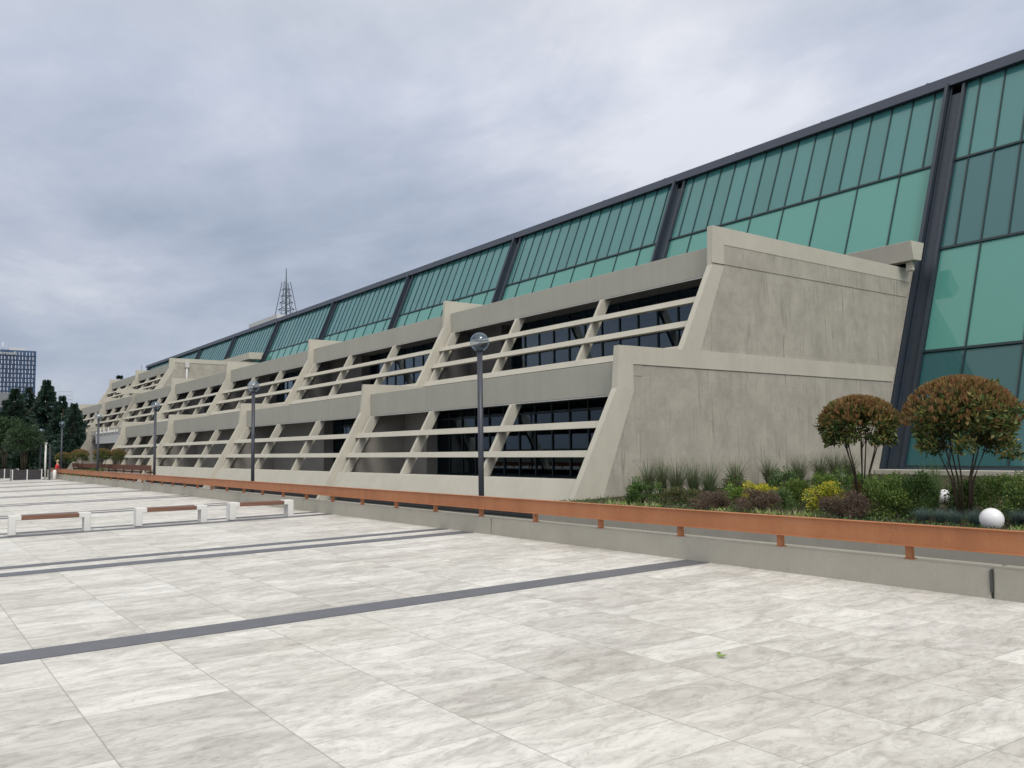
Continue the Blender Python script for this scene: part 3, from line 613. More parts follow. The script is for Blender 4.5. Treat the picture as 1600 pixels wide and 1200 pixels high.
# ------------------------------------------------------------------ tables inside the upper windows
def make_table():
    root = empty('cafe_table', (0, 0, 0), None, None)
    b = MB(); b.lathe((0, 0, 1.2), [(0.42, 0), (0.44, 0.015), (0.42, 0.03)], 20); b.build('table_top', M['pole'], root, lift=0)
    b = MB(); b.tube([(0, 0, 0.03), (0, 0, 1.2)], 0.035, 8); b.lathe((0, 0, 0), [(0.24, 0), (0.24, 0.02), (0.05, 0.035)], 16); b.build('pedestal', M['pole'], root, lift=0)
    return root
tb = make_table()
tl_ = ['in the window nearest the end wall', 'second from the end wall', 'third from the end wall', 'fourth from the end wall', 'fifth from the end wall', 'furthest left in the window']
for i, (x, y) in enumerate([(-19.8, 24.7), (-21.9, 25.0), (-24.6, 24.6), (-26.2, 25.4), (-28.4, 24.8), (-30.6, 24.9)]):
    o = tb if i == 0 else copy_tree(tb)
    o.location = (x, y, H+3.03); tag(o, 'dark round pedestal table behind the upper floor glazing, '+tl_[i], 'table', 'round tables inside the upper floor windows')

# ------------------------------------------------------------------ planter
def sz(y): return -1.50 + 0.018*(y-14.5)
b = MB(); b.poly([(X[0]+0.005, 14.3, sz(14.3)), (14, 14.3, sz(14.3)), (14, 31.1, sz(31.1)), (X[0]+0.005, 31.1, sz(31.1))])
tag(b.build('planting_bed', M['soil']), kind='structure')
b = MB(); b.box(X[0]-0.4+0.41, 14, 14.0, 14.3, -2.5, -1.46)
tag(b.build('planter_wall', M['kerb'], loc=(-2, 14.15, 0)), 'grey concrete retaining wall holding up the planted bed', 'wall')
def blob_leaves(b, c, rad, n, ln, wd, mats, lumps=14, spread=0.42, zmin=-1.0, up_bias=0.3, inner=0.25, boxy=0):
    """leaves scattered on uneven lumps spread over an ellipsoid; mats(h, rim) -> slot"""
    L = []
    for _ in range(lumps):
        d = rdir()
        if d.z < zmin: d.z = -d.z*0.5
        s_ = rnd(0.60, 0.90); L.append((Vector((d.x*rad[0], d.y*rad[1], d.z*rad[2]))*s_, rnd(0.75, 1.2)))
    L.append((Vector((0, 0, 0)), 1.2))
    for _ in range(n):
        lc, ls = random.choice(L); d = rdir(); rr_ = (rnd(0, 1)**(0.33 if rnd(0, 1) > inner else 1.0))
        p = lc + Vector((d.x*rad[0], d.y*rad[1], d.z*rad[2]))*spread*ls*rr_
        if p.z < zmin*rad[2]: continue
        if boxy:
            q0 = Vector((p.x/rad[0], p.y/rad[1], p.z/rad[2])); s0 = min(0.97, abs(q0.z)/max(q0.length, 1e-4)); kx = ((1-s0**boxy)**(1.0/boxy))/math.sqrt(1-s0*s0); kx = 1+(kx-1)*0.75
            p = Vector((p.x*kx, p.y*kx, p.z))
        q = Vector((p.x/rad[0], p.y/rad[1], p.z/rad[2]))
        out = Vector((p.x/rad[0]**2, p.y/rad[1]**2, p.z/rad[2]**2))
        out = out.normalized() if out.length > 0 else Vector((0, 0, 1))
        dd = (out*0.7 + rdir()*0.9 + Vector((0, 0, up_bias)))
        b.leaf(Vector(c)+p, dd, rdir(), ln*rnd(0.7, 1.3), wd*rnd(0.7, 1.3), mats(q.z, q.length))
def stems(b, base, c, n, r0, spread, h_mid, mi=0):
    for i in range(n):
        a = 2*math.pi*i/n + rnd(-0.4, 0.4); e = Vector(c)+Vector((math.cos(a)*spread[0]*rnd(0.5, 1), math.sin(a)*spread[1]*rnd(0.5, 1), 0))
        s0 = Vector(base)+Vector((math.cos(a)*0.10, math.sin(a)*0.10, 0)); m1 = s0.lerp(e, 0.45)+Vector((rnd(-.04, .04), rnd(-.04, .04), 0)); m1 = Vector((s0.x+(m1.x-s0.x)*0.55, s0.y+(m1.y-s0.y)*0.55, m1.z))
        m2 = s0.lerp(e, 0.75)
        b.tube([s0, m1, m2, e], [r0, r0*0.8, r0*0.6, r0*0.3], 6)
        for _ in range(2):
            e2 = m2+Vector((rnd(-1, 1)*spread[0]*0.5, rnd(-1, 1)*spread[1]*0.5, (e.z-m2.z)*rnd(0.8, 1.2))); b.tube([m2, e2], [r0*0.5, r0*0.2], 5)
def photinia(x, y, zb, zc, rx, rz, n, label, group, ln=0.125, red=1.0):
    root = empty('round_tree', (x, y, H+zb), label, 'tree', group)
    b = MB(); stems(b, (x, y, zb), (x, y, zc), 8, 0.020, (rx*0.62, rx*0.55), 0); b.build('trunk', M['bark'], root)
    b = MB(); c = (x, y, zc)
    def f(h, q):
        r_ = rnd(0, 1)
        if q > 0.70 and r_ < (0.05+0.13*h)*red: return 0
        if r_ < (0.34+0.10*h)*red: return 1
        return 2 if rnd(0, 1) < 0.62 else 3
    blob_leaves(b, c, (rx, rx*0.95, rz), n, ln, ln*0.36, f, lumps=52, spread=0.21, zmin=-0.52, up_bias=0.3, boxy=2.9)
    # young shoots standing off the top
    for _ in range(int(n*0.07)):
        a = rnd(0, 6.283); q = rnd(0, 1)**0.5; px_, py_ = math.cos(a)*q, math.sin(a)*q
        pz_ = math.sqrt(max(0, 1-q*q)); p0 = Vector(c)+Vector((px_*rx, py_*rx*0.95, pz_*rz*0.97))
        for _ in range(4): b.leaf(p0, Vector((px_*0.5+rnd(-.5, .5), py_*0.5+rnd(-.5, .5), 1)), rdir(), ln*1.1, ln*0.35, 0 if rnd(0, 1) < 0.55 else 1)
    b.build('crown', [M['l_red'], M['l_bronze'], M['l_leaf'], M['l_dark']], root); return root
photinia(-7.83, 16.6, sz(16.6), 0.22, 1.04, 1.00, 11500, 'larger round topped tree with reddish green leaves and many thin stems by the glass wall', 'round trees in the planting bed')
photinia(-10.42, 17.4, sz(17.4), 0.33, 0.83, 0.68, 6600, 'smaller round topped tree with reddish leaves at the corner of the concrete end wall', 'round trees in the planting bed')
def shrub(x, y, wd, h, mset, n, label, ln=0.05, wl=0.5, name='shrub', lumps=16, probs=None, zmin=-0.55, cat='shrub', group='shrubs in the planting bed', loc_z=None):
    zb = sz(y) if loc_z is None else loc_z
    b = MB(); rz = h*0.62; c = (x, y, zb+h-rz)
    pr = probs or [1.0/len(mset)]*len(mset)
    def f(hh, q):
        r_ = rnd(0, 1)*sum(pr); s_ = 0
        for i_, p_ in enumerate(pr):
            s_ += p_
            if r_ <= s_: return i_
        return 0
    blob_leaves(b, c, (wd/2, wd/2*0.9, rz), n, ln, ln*wl, f, lumps=lumps, spread=0.36, zmin=-0.62)
    for _ in range(7): b.tube([(x+rnd(-.04, .04), y+rnd(-.04, .04), zb), (x+rnd(-.3, .3)*wd, y+rnd(-.3, .3)*wd, zb+h*0.7)], [0.010, 0.004], 4, mi=len(mset))
    return tag(b.build(name, [M[q] for q in mset]+[M['bark']], loc=(x, y, H+zb)), label, cat, group)
def grass(x, y, h, spread, n, mset, label, wid=0.0075, arch=0.5, loc_z=None, name='grass_clump', group='tall grass clumps in the planting bed'):
    zb = sz(y) if loc_z is None else loc_z
    b = MB()
    for _ in range(n):
        a = rnd(0, 6.283); r0 = rnd(0, 0.1)*spread*2; hh = h*rnd(0.55, 1.15); sp_ = spread*rnd(0.1, 1.0)
        d = Vector((math.cos(a), math.sin(a), 0)); sd_ = Vector((-d.y, d.x, 0)); p = Vector((x, y, zb))+d*r0
        pts = []
        for i_ in range(6):
            t_ = i_/5.0; pts.append(p + d*sp_*1.35*(t_**1.8) + Vector((0, 0, hh*(t_ - arch*0.45*t_**3*(sp_/spread)))))
        k_ = len(b.v); mi = random.randrange(len(mset))
        tw = rnd(-0.6, 0.6)
        for i_, q in enumerate(pts):
            w_ = wid*(1-i_/5.3); s2 = (sd_*math.cos(tw)+d*math.sin(tw))*w_
            b.v += [tuple(q-s2), tuple(q+s2)]
        for i_ in range(5): b.face((k_+2*i_, k_+2*i_+1, k_+2*i_+3, k_+2*i_+2), mi)
    return tag(b.build(name, [M[q] for q in mset], loc=(x, y, H+zb)), label, 'grass clump', group)
# ground cover
b = MB()
for _ in range(22000):
    x, y = rnd(-17.7, -3.0), 14.4+16*rnd(0, 1)**1.6
    if y < 14.4+0.0: continue
    if math.sin(x*2.1+y)*math.cos(y*1.3-x*0.7)+rnd(-.6, .6) < -0.7 and y > 15.5: continue
    b.leaf(Vector((x, y, sz(y)+rnd(0, 0.06))), Vector((rnd(-1, 1), rnd(-1, 1), rnd(0.2, 1.2))), rdir(), rnd(0.04, 0.10), rnd(0.015, 0.03), random.choice((0, 1, 1, 4, 4, 4, 3)))
tag(b.build('ground_cover', [M['l_green'], M['l_hedge'], M['l_lime'], M['l_dry'], M['l_dark']]), 'low green ground cover over the soil of the planting bed', 'ground cover', kind='stuff')
b = MB()
for cxx, cyy in [(-15.5, 14.75), (-14.9, 14.7), (-14.4, 14.8), (-11.2, 14.8), (-10.9, 14.75), (-10.5, 14.9), (-10.1, 14.8), (-5.9, 14.7), (-5.6, 14.85), (-12.1, 14.7)]:
    for _ in range(60):
        p = Vector((cxx+rnd(-.25, .25), cyy+rnd(-.2, .2), sz(cyy))); b.leaf(p, Vector((rnd(-1, 1), rnd(-1, 1), rnd(0.4, 1.6))), rdir(), rnd(0.12, 0.24), rnd(0.014, 0.024), random.choice((0, 0, 1, 1)))
tag(b.build('variegated_edging', [M['l_cream'], M['l_lime']]), 'cream and green striped leaves along the front edge of the planting bed', 'ground cover', kind='stuff')
# shrubs: (x, y, width, height, leaf mats, count, label)
G = 'l_green'; D = 'l_dark'; Y_ = 'l_yellow'; LI = 'l_lime'; BR = 'l_brown'; HE = 'l_hedge'; OL = 'l_olive'; RE = 'l_red'
shrub(-15.45, 15.6, 0.98, 0.74, [G, D, HE], 3600, 'dense dark green round shrub nearest the sloping edge of the end wall')
shrub(-12.81, 15.1, 0.98, 0.52, [BR, BR, 'l_dry'], 6500, 'low brownish purple shrub right of the dark green round one', ln=0.06, wl=0.20)
shrub(-11.48, 15.1, 0.98, 0.53, [BR, BR, 'l_dry'], 6500, 'low brownish purple shrub in front of the left yellow shrub', ln=0.06, wl=0.20)
shrub(-9.50, 15.1, 0.90, 0.57, [BR, BR, 'l_dry'], 6000, 'low brownish purple shrub left of the big green shrub', ln=0.06, wl=0.20)
shrub(-14.57, 16.2, 1.25, 0.42, [BR, OL, D], 5200, 'low greenish brown shrub in front of the leftmost tall grasses', ln=0.06, wl=0.22)
shrub(-13.94, 17.5, 0.75, 0.82, [D, HE, BR], 2800, 'small dark upright shrub left of the bright green one')
shrub(-13.39, 16.8, 0.60, 0.54, [LI, G], 1700, 'small bright green shrub touching the left yellow shrub')
shrub(-12.84, 17.0, 0.92, 0.58, [Y_, Y_, LI], 3600, 'bright yellow shrub, the left of the two yellow ones', ln=0.045)
shrub(-12.30, 17.6, 0.85, 0.70, [OL, G, LI], 3000, 'olive green shrub between the two yellow shrubs')
shrub(-11.80, 16.5, 0.55, 0.45, [G, 'l_grass'], 1200, 'low grassy green shrub under the olive one', wl=0.2, ln=0.09)
shrub(-13.56, 19.0, 0.85, 0.80, [D, HE], 2600, 'dark shrub behind the olive green one near the concrete wall')
shrub(-12.05, 18.5, 0.90, 0.70, [G, LI], 2800, 'light green shrub behind the right yellow shrub')
shrub(-10.56, 16.3, 0.88, 0.66, [Y_, Y_, LI, G], 3800, 'yellow shrub with green patches, the right of the two yellow ones', ln=0.045)
shrub(-11.63, 19.0, 1.10, 0.80, [HE, G], 3400, 'fresh green shrub at the foot of the concrete wall beside the small tree')
shrub(-10.70, 17.6, 0.75, 0.66, [RE, BR, 'l_bronze'], 2600, 'reddish brown shrub left of the small round tree')
shrub(-9.06, 15.8, 1.10, 0.84, [OL, G, HE], 5600, 'big bushy green shrub in front of the small round tree')
shrub(-8.62, 16.4, 0.90, 0.88, [HE, G, D], 4200, 'dark green shrub left of the half hidden white ball lamp')
shrub(-9.66, 17.5, 1.0, 0.80, [LI, OL, G], 3400, 'yellowish green shrub behind the big bushy one')
shrub(-8.30, 17.8, 0.95, 0.82, [HE, G, D], 3800, 'green hedge shrub right behind the larger tree stems')
shrub(-7.40, 17.6, 1.55, 0.84, [HE, G, OL], 6800, 'broad green hedge shrub right of the larger tree', lumps=24)
shrub(-6.55, 16.2, 0.9, 0.76, [D, OL, HE], 3800, 'dark green shrub at the right edge behind the white ball')
shrub(-5.6, 17.0, 1.3, 0.85, [HE, G], 3800, 'green hedge shrub at the right end of the bed, past the ball lamp')
for i, (x, y) in enumerate([(-7.92, 15.2), (-7.63, 15.25), (-7.34, 15.15), (-7.05, 15.3), (-6.55, 15.75), (-6.30, 15.7)]):
    grass(x, y, 0.34, 0.28, 620, ['l_blue'], 'blue grey fine grass tussock, the %s from the left near the ball lamp' % ['first', 'second', 'third', 'fourth', 'fifth', 'sixth'][i], wid=0.0035, arch=0.9, name='blue_fescue', group='blue grey tussocks at the front of the bed')
gl_ = [(-17.3, 17.75, 1.06, 0.42), (-16.9, 17.9, 1.12, 0.42), (-16.35, 17.9, 1.12, 0.55), (-16.0, 18.2, 1.06, 0.50), (-15.6, 18.4, 0.98, 0.60), (-16.9, 21.2, 0.98, 0.50), (-17.3, 23.4, 0.95, 0.45),
       (-17.0, 24.6, 0.95, 0.6), (-17.2, 26.2, 1.0, 0.6), (-16.9, 26.6, 1.05, 0.6), (-17.1, 27.8, 1.0, 0.6)]
nm = ['first', 'second', 'third', 'fourth', 'fifth', 'sixth', 'seventh', 'eighth', 'ninth', 'tenth', 'eleventh']
for i, (x, y, h, s_) in enumerate(gl_):
    grass(x, y, h*1.05, s_*1.15, 300, ['l_grass', 'l_grass', 'l_dry'], '%s clump of tall thin grass from the left against the concrete end wall' % nm[i])
for i, (x, y, h, s_) in enumerate([(-9.9, 19.5, 1.0, 0.45), (-9.4, 18.6, 1.0, 0.4), (-8.75, 17.2, 0.85, 0.3), (-10.4, 20.5, 1.0, 0.5)]):
    grass(x, y, h, s_, 110, ['l_grass', 'l_grass', 'l_hedge'], '%s clump of tall green grass between the two round trees' % ['right', 'middle', 'nearest', 'far left'][i])
# ball lamps
def ball(x, y, r_, label):
    z = sz(y)+r_*0.93
    root = empty('ball_lamp', (x, y, H+sz(y)), label, 'garden lamp', 'white ball lamps in the bed')
    b = MB(); b.lathe((x, y, z), [(r_*math.sin(R(a)), -r_*math.cos(R(a))) for a in [1+178*i/20 for i in range(21)]], 32); b.build('globe', M['ball'], root)
    b = MB(); b.lathe((x, y, sz(y)-0.01), [(0.10, 0), (0.10, 0.045), (0.06, 0.06)], 16); b.build('base', M['pole'], root)
ball(-6.66, 15.05, 0.19, 'white ball lamp lying at the front edge of the bed at right')
ball(-9.60, 19.4, 0.175, 'white ball lamp half hidden by shrubs beside the larger tree stems')

# ------------------------------------------------------------------ far left: planters, street trees, conifers
def make_planter():
    root = empty('planter_box', (0, 0, 0), None, None)
    b = MB(); b.box(-0.38, 0.38, -0.78, 0.78, 0.03, 0.64)
    for q in range(7): b.box(-0.40, 0.40, -0.80, 0.80, 0.05+q*0.086, 0.05+q*0.086+0.07)
    b.build('box', M['planter'], root, lift=0)
    b = MB()
    for sx in (-1, 1):
        for sy in (-1, 0.0, 1): b.box(sx*0.41-0.02, sx*0.41+0.02, sy*0.78-0.03, sy*0.78+0.03, 0, 0.68)
        b.box(sx*0.41-0.018, sx*0.41+0.018, -0.8, 0.8, 0.0, 0.045)
    b.build('metal_frame', M['cladding'], root, lift=0)
    b = MB(); b.box(-0.36, 0.36, -0.76, 0.76, 0.64, 0.655); b.build('soil_fill', M['soil'], root, lift=0); return root
pl = make_planter(); plist = [(-59.4, 6.75, 'dark slatted planter box with pale frame, nearest the lamp'), (-65.2, 6.1, 'dark slatted planter box behind and left of the nearest one'),
                              (-65.4, 4.3, 'dark slatted planter box, at the left edge of the photo')]
for i, (x, y, lb) in enumerate(plist):
    o = pl if i == 0 else copy_tree(pl); o.location = (x, y, H+pz(y)+0.002); tag(o, lb, 'planter', 'dark planter boxes at the end of the plaza')
def tree(name, x, y, zb, h, rx, label, cat, group, leafm, n, ln, crown_z0=0.3, trunks=1, layers=None, wl=0.5, spread=0.33, rz_scale=1.0):
    root = empty(name, (x, y, H+zb), label, cat, group)
    b = MB(); zc = zb+h*(1+crown_z0)/2; rz = h*(1-crown_z0)/2*rz_scale
    if trunks == 1:
        b.tube([(x, y, zb), (x+0.02*h, y, zb+h*0.4), (x, y, zb+h*0.85)], [0.028*h*0.6, 0.02*h*0.6, 0.005*h], 8)
        for _ in range(6):
            z0 = zb+h*rnd(0.35, 0.7); b.tube([(x, y, z0), (x+rnd(-.6, .6)*rx, y+rnd(-.6, .6)*rx, z0+h*0.2)], [0.008*h, 0.003*h], 5)
    else: stems(b, (x, y, zb), (x, y, zc), trunks, 0.03, (rx*0.5, rx*0.5), 0)
    b.build('trunk', M['bark'], root)
    b = MB(); nm_ = len(leafm)
    if layers is None:
        blob_leaves(b, (x, y, zc), (rx, rx, rz), n, ln, ln*wl, lambda hh, q: random.randrange(nm_), lumps=34, spread=spread, zmin=-0.85)
    else:   # conifer: whorls of drooping boughs, shorter towards the top
        for i_ in range(layers):
            t_ = i_/(layers-1.0); z0 = zb+h*(0.10+0.88*t_); rr_ = rx*(1-t_)**0.68*rnd(0.75, 1.3)+0.12
            nb = max(3, int(10*(1-t_)+3)); a0 = rnd(0, 6.28)
            for q in range(nb):
                a = a0+2*math.pi*q/nb+rnd(-.2, .2); L_ = rr_*rnd(0.65, 1.15); per = int(n/(layers*nb))
                for _ in range(per):
                    s_ = rnd(0.1, 1)**0.7; side = rnd(-1, 1)*0.22*L_*(1.1-s_*0.6)
                    p = Vector((x+math.cos(a)*L_*s_-math.sin(a)*side, y+math.sin(a)*L_*s_+math.cos(a)*side, z0+0.18*L_*s_-0.30*L_*s_**2+rnd(-.25, .25)))
                    b.leaf(p, Vector((math.cos(a)+rnd(-.7, .7), math.sin(a)+rnd(-.7, .7), rnd(-.5, .35))), rdir(), ln*rnd(0.6, 1.4), ln*wl*rnd(0.6, 1.4), random.randrange(nm_))
    b.build('crown', [M[q] for q in leafm], root); return root
g_ = 'street trees over the dark planters'
tree('street_tree', -65.2, 6.1, -0.85, 3.5, 1.30, 'multi stemmed green tree growing over the second planter box', 'tree', g_, ['l_street', 'l_dark'], 9000, 0.14, 0.32, 5)
tree('street_tree', -65.4, 4.3, -0.85, 3.7, 1.35, 'multi stemmed green tree cut by the left edge of the photo', 'tree', g_, ['l_street', 'l_dark'], 9000, 0.14, 0.32, 5)
tree('street_tree', -59.4, 6.6, -0.88, 2.9, 1.05, 'small green tree in the nearest planter box beside the lamp', 'tree', g_, ['l_street', 'l_street', 'l_dark'], 8000, 0.12, 0.36, 4)
gc = 'dark conifers beyond the plaza'
tree('conifer_tree', -112, 14.6, -2.6, 11.4, 3.6, 'tallest dark conifer with a pointed top in front of the office tower', 'tree', gc, ['l_conifer'], 42000, 0.34, 0.1, 1, 17, 0.4)
tree('conifer_tree', -111, 11.3, -2.6, 10.2, 3.6, 'dark conifer just left of the tallest one, reaching nearly as high', 'tree', gc, ['l_conifer', 'l_conifer', 'l_street'], 36000, 0.34, 0.1, 1, 15, 0.4)
tree('conifer_tree', -106, 16.6, -2.6, 8.3, 2.8, 'dark conifer with loose boughs right of the tallest one', 'tree', gc, ['l_conifer'], 24000, 0.30, 0.1, 1, 12, 0.4)
tree('conifer_tree', -118, 8.0, -2.6, 8.0, 4.0, 'dark conifer at the left edge behind the street trees', 'tree', gc, ['l_conifer', 'l_street'], 24000, 0.34, 0.1, 1, 12, 0.4)
tree('conifer_tree', -114, 13.0, -2.6, 10.6, 3.8, 'dark conifer filling the gap between the two tallest ones', 'tree', gc, ['l_conifer'], 30000, 0.30, 0.1, 1, 15, 0.4)
tree('conifer_tree', -110, 16.0, -2.6, 9.4, 3.2, 'dark conifer leaning out just right of the tallest one', 'tree', gc, ['l_conifer'], 26000, 0.30, 0.1, 1, 14, 0.4)
tree('conifer_tree', -98, 11.0, -2.6, 6.2, 3.2, 'low broad dark conifer behind the lamp at the plaza end', 'tree', gc, ['l_conifer', 'l_street'], 24000, 0.28, 0.05, 1, 10, 0.4)
tree('roof_conifer', -214, 43.0, 4.0, 14.6, 3.6, 'top of a dark conifer showing over the far terrace parapet', 'tree', None, ['l_conifer'], 12000, 0.6, 0.2, 1, 12, 0.35)
# ball trees and shrubs along the far path
far = [(-82.0, 12.1, -0.35, 0.70, 'rounded reddish green tree behind the person in red'), (-84.0, 13.7, -0.25, 0.90, 'rounded reddish green tree right of the person in red'),
       (-80.5, 14.9, -0.15, 0.80, 'rounded dark green tree just left of the fourth lamp'), (-80.0, 16.0, -0.2, 0.80, 'rounded dark green tree just right of the fourth lamp')]
for x, y, zc, r_, lb in far:
    photinia(x, y, ZP, zc, r_, r_*0.8, 3500, lb, 'round trees on the far path', ln=0.11, red=0.45)
for i, (x, y) in enumerate([(-70, 10.6), (-72.5, 11.6), (-75, 12.6), (-77.5, 13.6), (-79, 14.6)]):
    shrub(x, y, 2.2, 1.0, [HE, D, G], 1800, '%s low green shrub from the left in front of the rust brown fence' % nm[i], ln=0.09, group='low shrubs behind the far rail', loc_z=ZP)
fb = empty('rust_fence', (-85, 15.0, H+ZP), 'rust brown steel fence on the far path behind low shrubs', 'fence')
b = MB(); b.box(-100, -66.5, 15.6, 15.7, -1.25, -0.85); b.build('rail_beam', M['rust'], fb)
b = MB(); b.box(-100, -66.5, 15.8, 15.9, -2.1, -1.35); b.build('panel', M['rust'], fb)
for q in range(12):
    b = MB(); b.box(-67-3*q-0.06, -67-3*q+0.06, 15.701, 15.8, -2.12, -0.9); b.build('post', M['rust'], fb)
# ------------------------------------------------------------------ the person
def skin_obj(name, pts, edges, rad, m_, parent, sub=2):
    me = bpy.data.meshes.new(name); me.from_pydata(pts, edges, []); o = bpy.data.objects.new(name, me); C.objects.link(o)
    sk = o.modifiers.new('skin', 'SKIN')
    for i, v_ in enumerate(me.skin_vertices[0].data): v_.radius = (rad[i][0], rad[i][1]) if isinstance(rad[i], tuple) else (rad[i], rad[i]); v_.use_root = (i == 0)
    ss = o.modifiers.new('sub', 'SUBSURF'); ss.levels = sub; ss.render_levels = sub
    bpy.context.view_layer.update(); dg = bpy.context.evaluated_depsgraph_get()
    me2 = bpy.data.meshes.new_from_object(o.evaluated_get(dg)); o.modifiers.clear(); o.data = me2; me2.materials.clear(); me2.materials.append(m_)
    me2.polygons.foreach_set('use_smooth', [True]*len(me2.polygons)); o.parent = parent; return o
pr = empty('person', (-68.6, 9.75, H+ZP), 'person in a red jacket with fair hair standing behind the far end of the rail', 'person')
pr.rotation_euler.z = R(160)
bp = [(0, 0, 0.95), (0, 0, 1.15), (0, 0, 1.40), (0, 0, 1.50), (0, 0.01, 1.58), (0, 0.015, 1.68), (0, 0.01, 1.76),
      (0.19, 0, 1.42), (0.37, 0.02, 1.16), (0.25, 0.23, 1.04), (0.20, 0.29, 1.02), (-0.19, 0, 1.42), (-0.37, 0.02, 1.16), (-0.25, 0.23, 1.04), (-0.20, 0.29, 1.02),
      (0.10, 0, 0.88), (0.11, 0.01, 0.50), (0.11, -0.02, 0.08), (0.11, 0.12, 0.03), (-0.10, 0, 0.88), (-0.11, 0.01, 0.50), (-0.11, -0.02, 0.08), (-0.11, 0.12, 0.03)]
be = [(0, 1), (1, 2), (2, 3), (3, 4), (4, 5), (5, 6), (2, 7), (7, 8), (8, 9), (9, 10), (2, 11), (11, 12), (12, 13), (13, 14), (0, 15), (15, 16), (16, 17), (17, 18), (0, 19), (19, 20), (20, 21), (21, 22)]
br = [(.15, .10), (.13, .09), (.15, .09), .06, .055, (.085, .10), (.07, .085), .055, .042, .032, .028, .055, .042, .032, .028, .08, .055, .04, .035, .08, .055, .04, .035]
body = skin_obj('body', bp, be, br, M['skin'], pr)
jp = [(0, 0, 0.90), (0, 0, 1.12), (0, 0, 1.38), (0, 0, 1.49), (0.21, 0, 1.41), (0.38, 0.02, 1.16), (0.26, 0.22, 1.04), (-0.21, 0, 1.41), (-0.38, 0.02, 1.16), (-0.26, 0.22, 1.04)]
skin_obj('jacket', jp, [(0, 1), (1, 2), (2, 3), (2, 4), (4, 5), (5, 6), (2, 7), (7, 8), (8, 9)], [(.21, .15), (.19, .13), (.19, .12), .085, .085, .07, .055, .085, .07, .055], M['red'], pr)
skin_obj('trousers', [(0, 0, 0.98), (0.10, 0, 0.86), (0.11, 0.01, 0.5), (0.11, -0.02, 0.10), (-0.10, 0, 0.86), (-0.11, 0.01, 0.5), (-0.11, -0.02, 0.10)], [(0, 1), (1, 2), (2, 3), (0, 4), (4, 5), (5, 6)],
         [(.17, .12), .10, .075, .065, .10, .075, .065], M['jeans'], pr)
skin_obj('hair', [(0, -0.01, 1.60), (0, -0.02, 1.70), (0, 0.0, 1.79)], [(0, 1), (1, 2)], [(.085, .06), (.105, .10), (.08, .09)], M['hair'], pr)
# ------------------------------------------------------------------ distant buildings
ot = empty('office_tower', (-596, 40, 0), 'dark blue glass office tower with white vertical fins and white lettering', 'building')
m, n, l, bb = mat('tower_glass'); bb.inputs['Base Color'].default_value = (0.035, 0.075, 0.155, 1); bb.inputs['Roughness'].default_value = 0.15; t = m.node_tree
rr2 = ramp(t, [(0.3, (0.028, 0.058, 0.12)), (0.7, (0.055, 0.105, 0.20))]); l.new(noise(t, 0.12, 4, 0.6, objvec(t)), rr2.inputs[0]); l.new(rr2.outputs[0], bb.inputs['Base Color'])
tz1, tz0 = 65.4, -5.0
b = MB(); b.box(-630, -596, -30, 71.2, tz0, tz1); b.build('facade', m, ot)
b = MB(); nf = 22; fh = 2.76
for q in range(nf):
    zz_ = tz1-0.6-fh*(q+1); b.box(-595.99, -595.7, -30, 71.2, zz_-0.25, zz_+0.25)
b.build('floor_bands', plain('tower_spandrel', (0.02, 0.04, 0.09), 0.4), ot)
for fi in range(40):
    b = MB(); ycol = 69.4-fi*1.88
    for q in range(nf):
        zz_ = tz1-0.8-fh*(q+1)
        if ycol < 61.5 and q == 0: continue
        dy = 0.3*((q+fi) % 3-1)*0.5; b.box(-595.7, -595.2, ycol+dy-0.22, ycol+dy+0.22, zz_+0.38, zz_+fh-0.38)
    b.build('white_fin', M['fin_hazed'], ot)
b = MB(); b.box(-612, -602, 57, 66, tz1, tz1+2.2); b.box(-616, -606, 44, 50, tz1, tz1+3.2); b.build('roof_unit', M['cladding'], ot)
b = MB(); b.tube([(-600, 53.5, tz1), (-600, 53.5, tz1+5)], 0.25, 6); b.build('roof_mast', M['white_paint'], ot)
fc = bpy.data.curves.new('txt', 'FONT'); fc.body = 'Microsoft'; fc.size = 2.9; fc.extrude = 0.15; fc.align_x = 'RIGHT'
fo = bpy.data.objects.new('txt', fc); C.objects.link(fo); bpy.context.view_layer.update()
me = bpy.data.meshes.new_from_object(fo.evaluated_get(bpy.context.evaluated_depsgraph_get())); bpy.data.objects.remove(fo)
lo = bpy.data.objects.new('lettering', me); C.objects.link(lo); me.materials.clear(); me.materials.append(M['white_paint'])
lo.rotation_euler = (R(90), 0, R(90)); lo.parent = ot; lo.location = (0+1.3, 60.6-40, tz1+H-3.0)
gb = empty('grey_building', (-300, 20, 0), 'plain grey flat roofed building below the blue office tower', 'building')
b = MB(); b.box(-330, -300, -40, 33.5, -5, 19.6); b.build('walls', M['grey_bldg'], gb)
b = MB(); b.box(-299.99, -299.6, -40, 33.5, 12.0, 15.0); b.build('window_band', M['steel'], gb)
b = MB(); b.box(-299.6, -299.3, -40, 33.5, 10.5, 11.9); b.build('canopy', M['cladding'], gb)
b = MB(); b.box(-285, -265, -60, 18, -5, 12.2)
tag(b.build('low_block', M['cladding'], loc=(-275, -20, 0)), 'pale low block in front of the grey building at the left edge', 'building')
fr_ = empty('far_block', (-190, 26, 0), 'long grey flat roof block seen beyond the end of the terraces', 'building')
b = MB(); b.box(-235, -190, 22.0, 34, -5, 8.6); b.build('walls', M['grey_bldg'], fr_)
b = MB(); b.box(-235.3, -189.6, 21.6, 34.4, 8.6, 9.6); b.build('roof_edge', M['steel'], fr_)
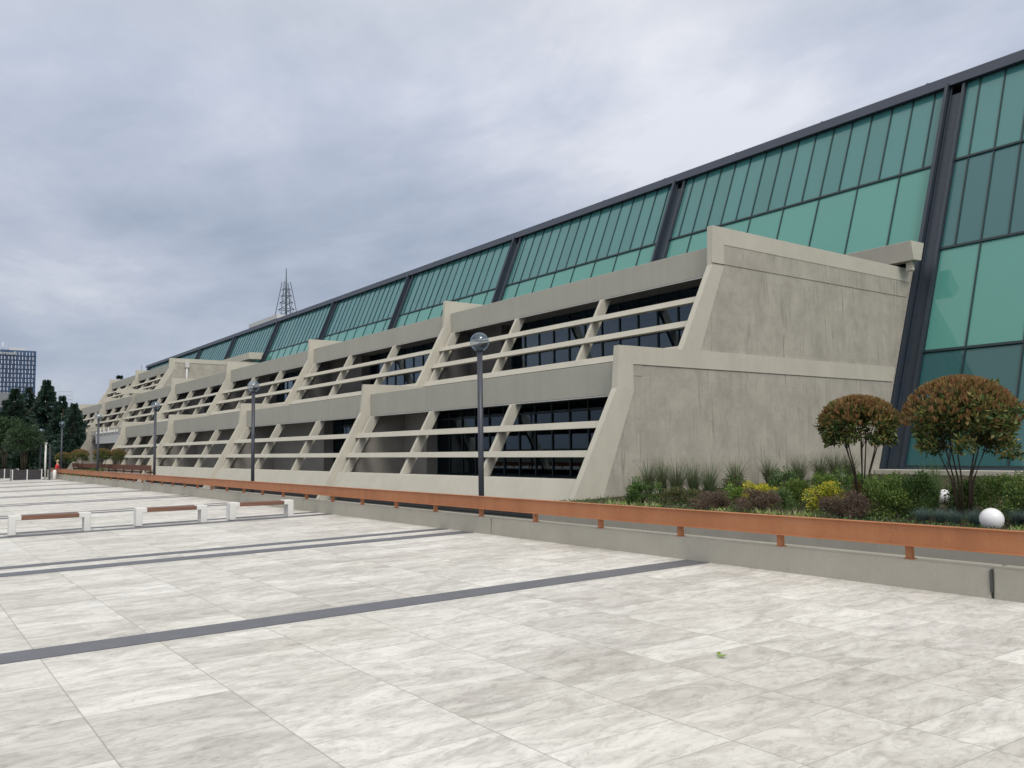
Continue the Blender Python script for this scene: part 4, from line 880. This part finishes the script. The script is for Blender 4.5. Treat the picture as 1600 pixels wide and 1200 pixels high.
# lattice mast far away, its colour paled for haze
b = MB(); xm, ym = -420, 62
for sx in (-2.5, 2.5):
    b.tube([(xm, ym+sx*1.3, -3), (xm, ym+sx, 29)], 0.2, 5)
for q in range(6): b.tube([(xm, ym-3, 20+q*1.7), (xm, ym+3, 20+q*1.7)], 0.12, 5)
b.tube([(xm, ym, -3), (xm, ym, 29)], 0.15, 5)
tag(b.build('lattice_mast', M['hazed_mast'], loc=(xm, ym, 0)), 'very faint pale lattice mast far off behind the trees', 'mast')
# radio tower standing on the roof
rt_ = empty('radio_tower', (-153.1, 60, H+ZT+0.42), 'dark steel lattice radio tower with a thin spike on the roof', 'radio tower')
b = MB(); tc_ = Vector((-153.1, 60)); zb, zt = ZT+0.42, 31.2
sgn = ((1, 1), (1, -1), (-1, -1), (-1, 1))
def tw(z): return 3.0*(1-(z-zb)/(zt-zb))**1.15+0.75
for sx, sy in sgn: b.tube([(tc_.x+sx*tw(zb)*.8, tc_.y+sy*tw(zb)*.8, zb), (tc_.x+sx*tw(zt)*.8, tc_.y+sy*tw(zt)*.8, zt+1.4)], 0.085, 5)
nl = 11
for q in range(nl+1):
    z = zb+(zt-zb)*q/nl; a_ = tw(z)*.8
    for i_ in range(4):
        s0, s1 = sgn[i_], sgn[(i_+1) % 4]; b.tube([(tc_.x+s0[0]*a_, tc_.y+s0[1]*a_, z), (tc_.x+s1[0]*a_, tc_.y+s1[1]*a_, z)], 0.06, 4)
        if q < nl:
            a2 = tw(z+(zt-zb)/nl)*.8; b.tube([(tc_.x+s0[0]*a_, tc_.y+s0[1]*a_, z), (tc_.x+s1[0]*a2, tc_.y+s1[1]*a2, z+(zt-zb)/nl)], 0.04, 4)
b.build('lattice', M['lattice'], rt_)
b = MB(); b.tube([(tc_.x, tc_.y, zb), (tc_.x, tc_.y, 31.5), (tc_.x, tc_.y, 35.3)], [0.22, 0.2, 0.08], 8); b.build('spike', M['lattice'], rt_)
rh = empty('roof_house', (-150, 55, H+ZT+0.42), 'small white plant room with a flat roof beside the radio tower', 'roof structure')
b = MB(); b.box(-153.0, -140, 53.5, 58, ZT+0.42, 23.2); b.build('walls', M['white_paint'], rh)
b = MB(); b.box(-153.6, -139.5, 53.0, 58.5, 23.2, 23.9); b.build('roof', M['cladding'], rh)
b = MB(); b.tube([(X[6]-2.5, 27, 10.4), (X[6]-2.5, 27, 12.1)], 0.03, 6); b.lathe((X[6]-2.5, 27, 10.1), [(0.15, 0), (0.15, 0.25), (0.05, 0.3)], 10)
tag(b.build('roof_antenna', M['lattice'], loc=(X[6]-2.5, 27, H+10.1)), 'thin short antenna standing behind the third tier parapet', 'antenna')
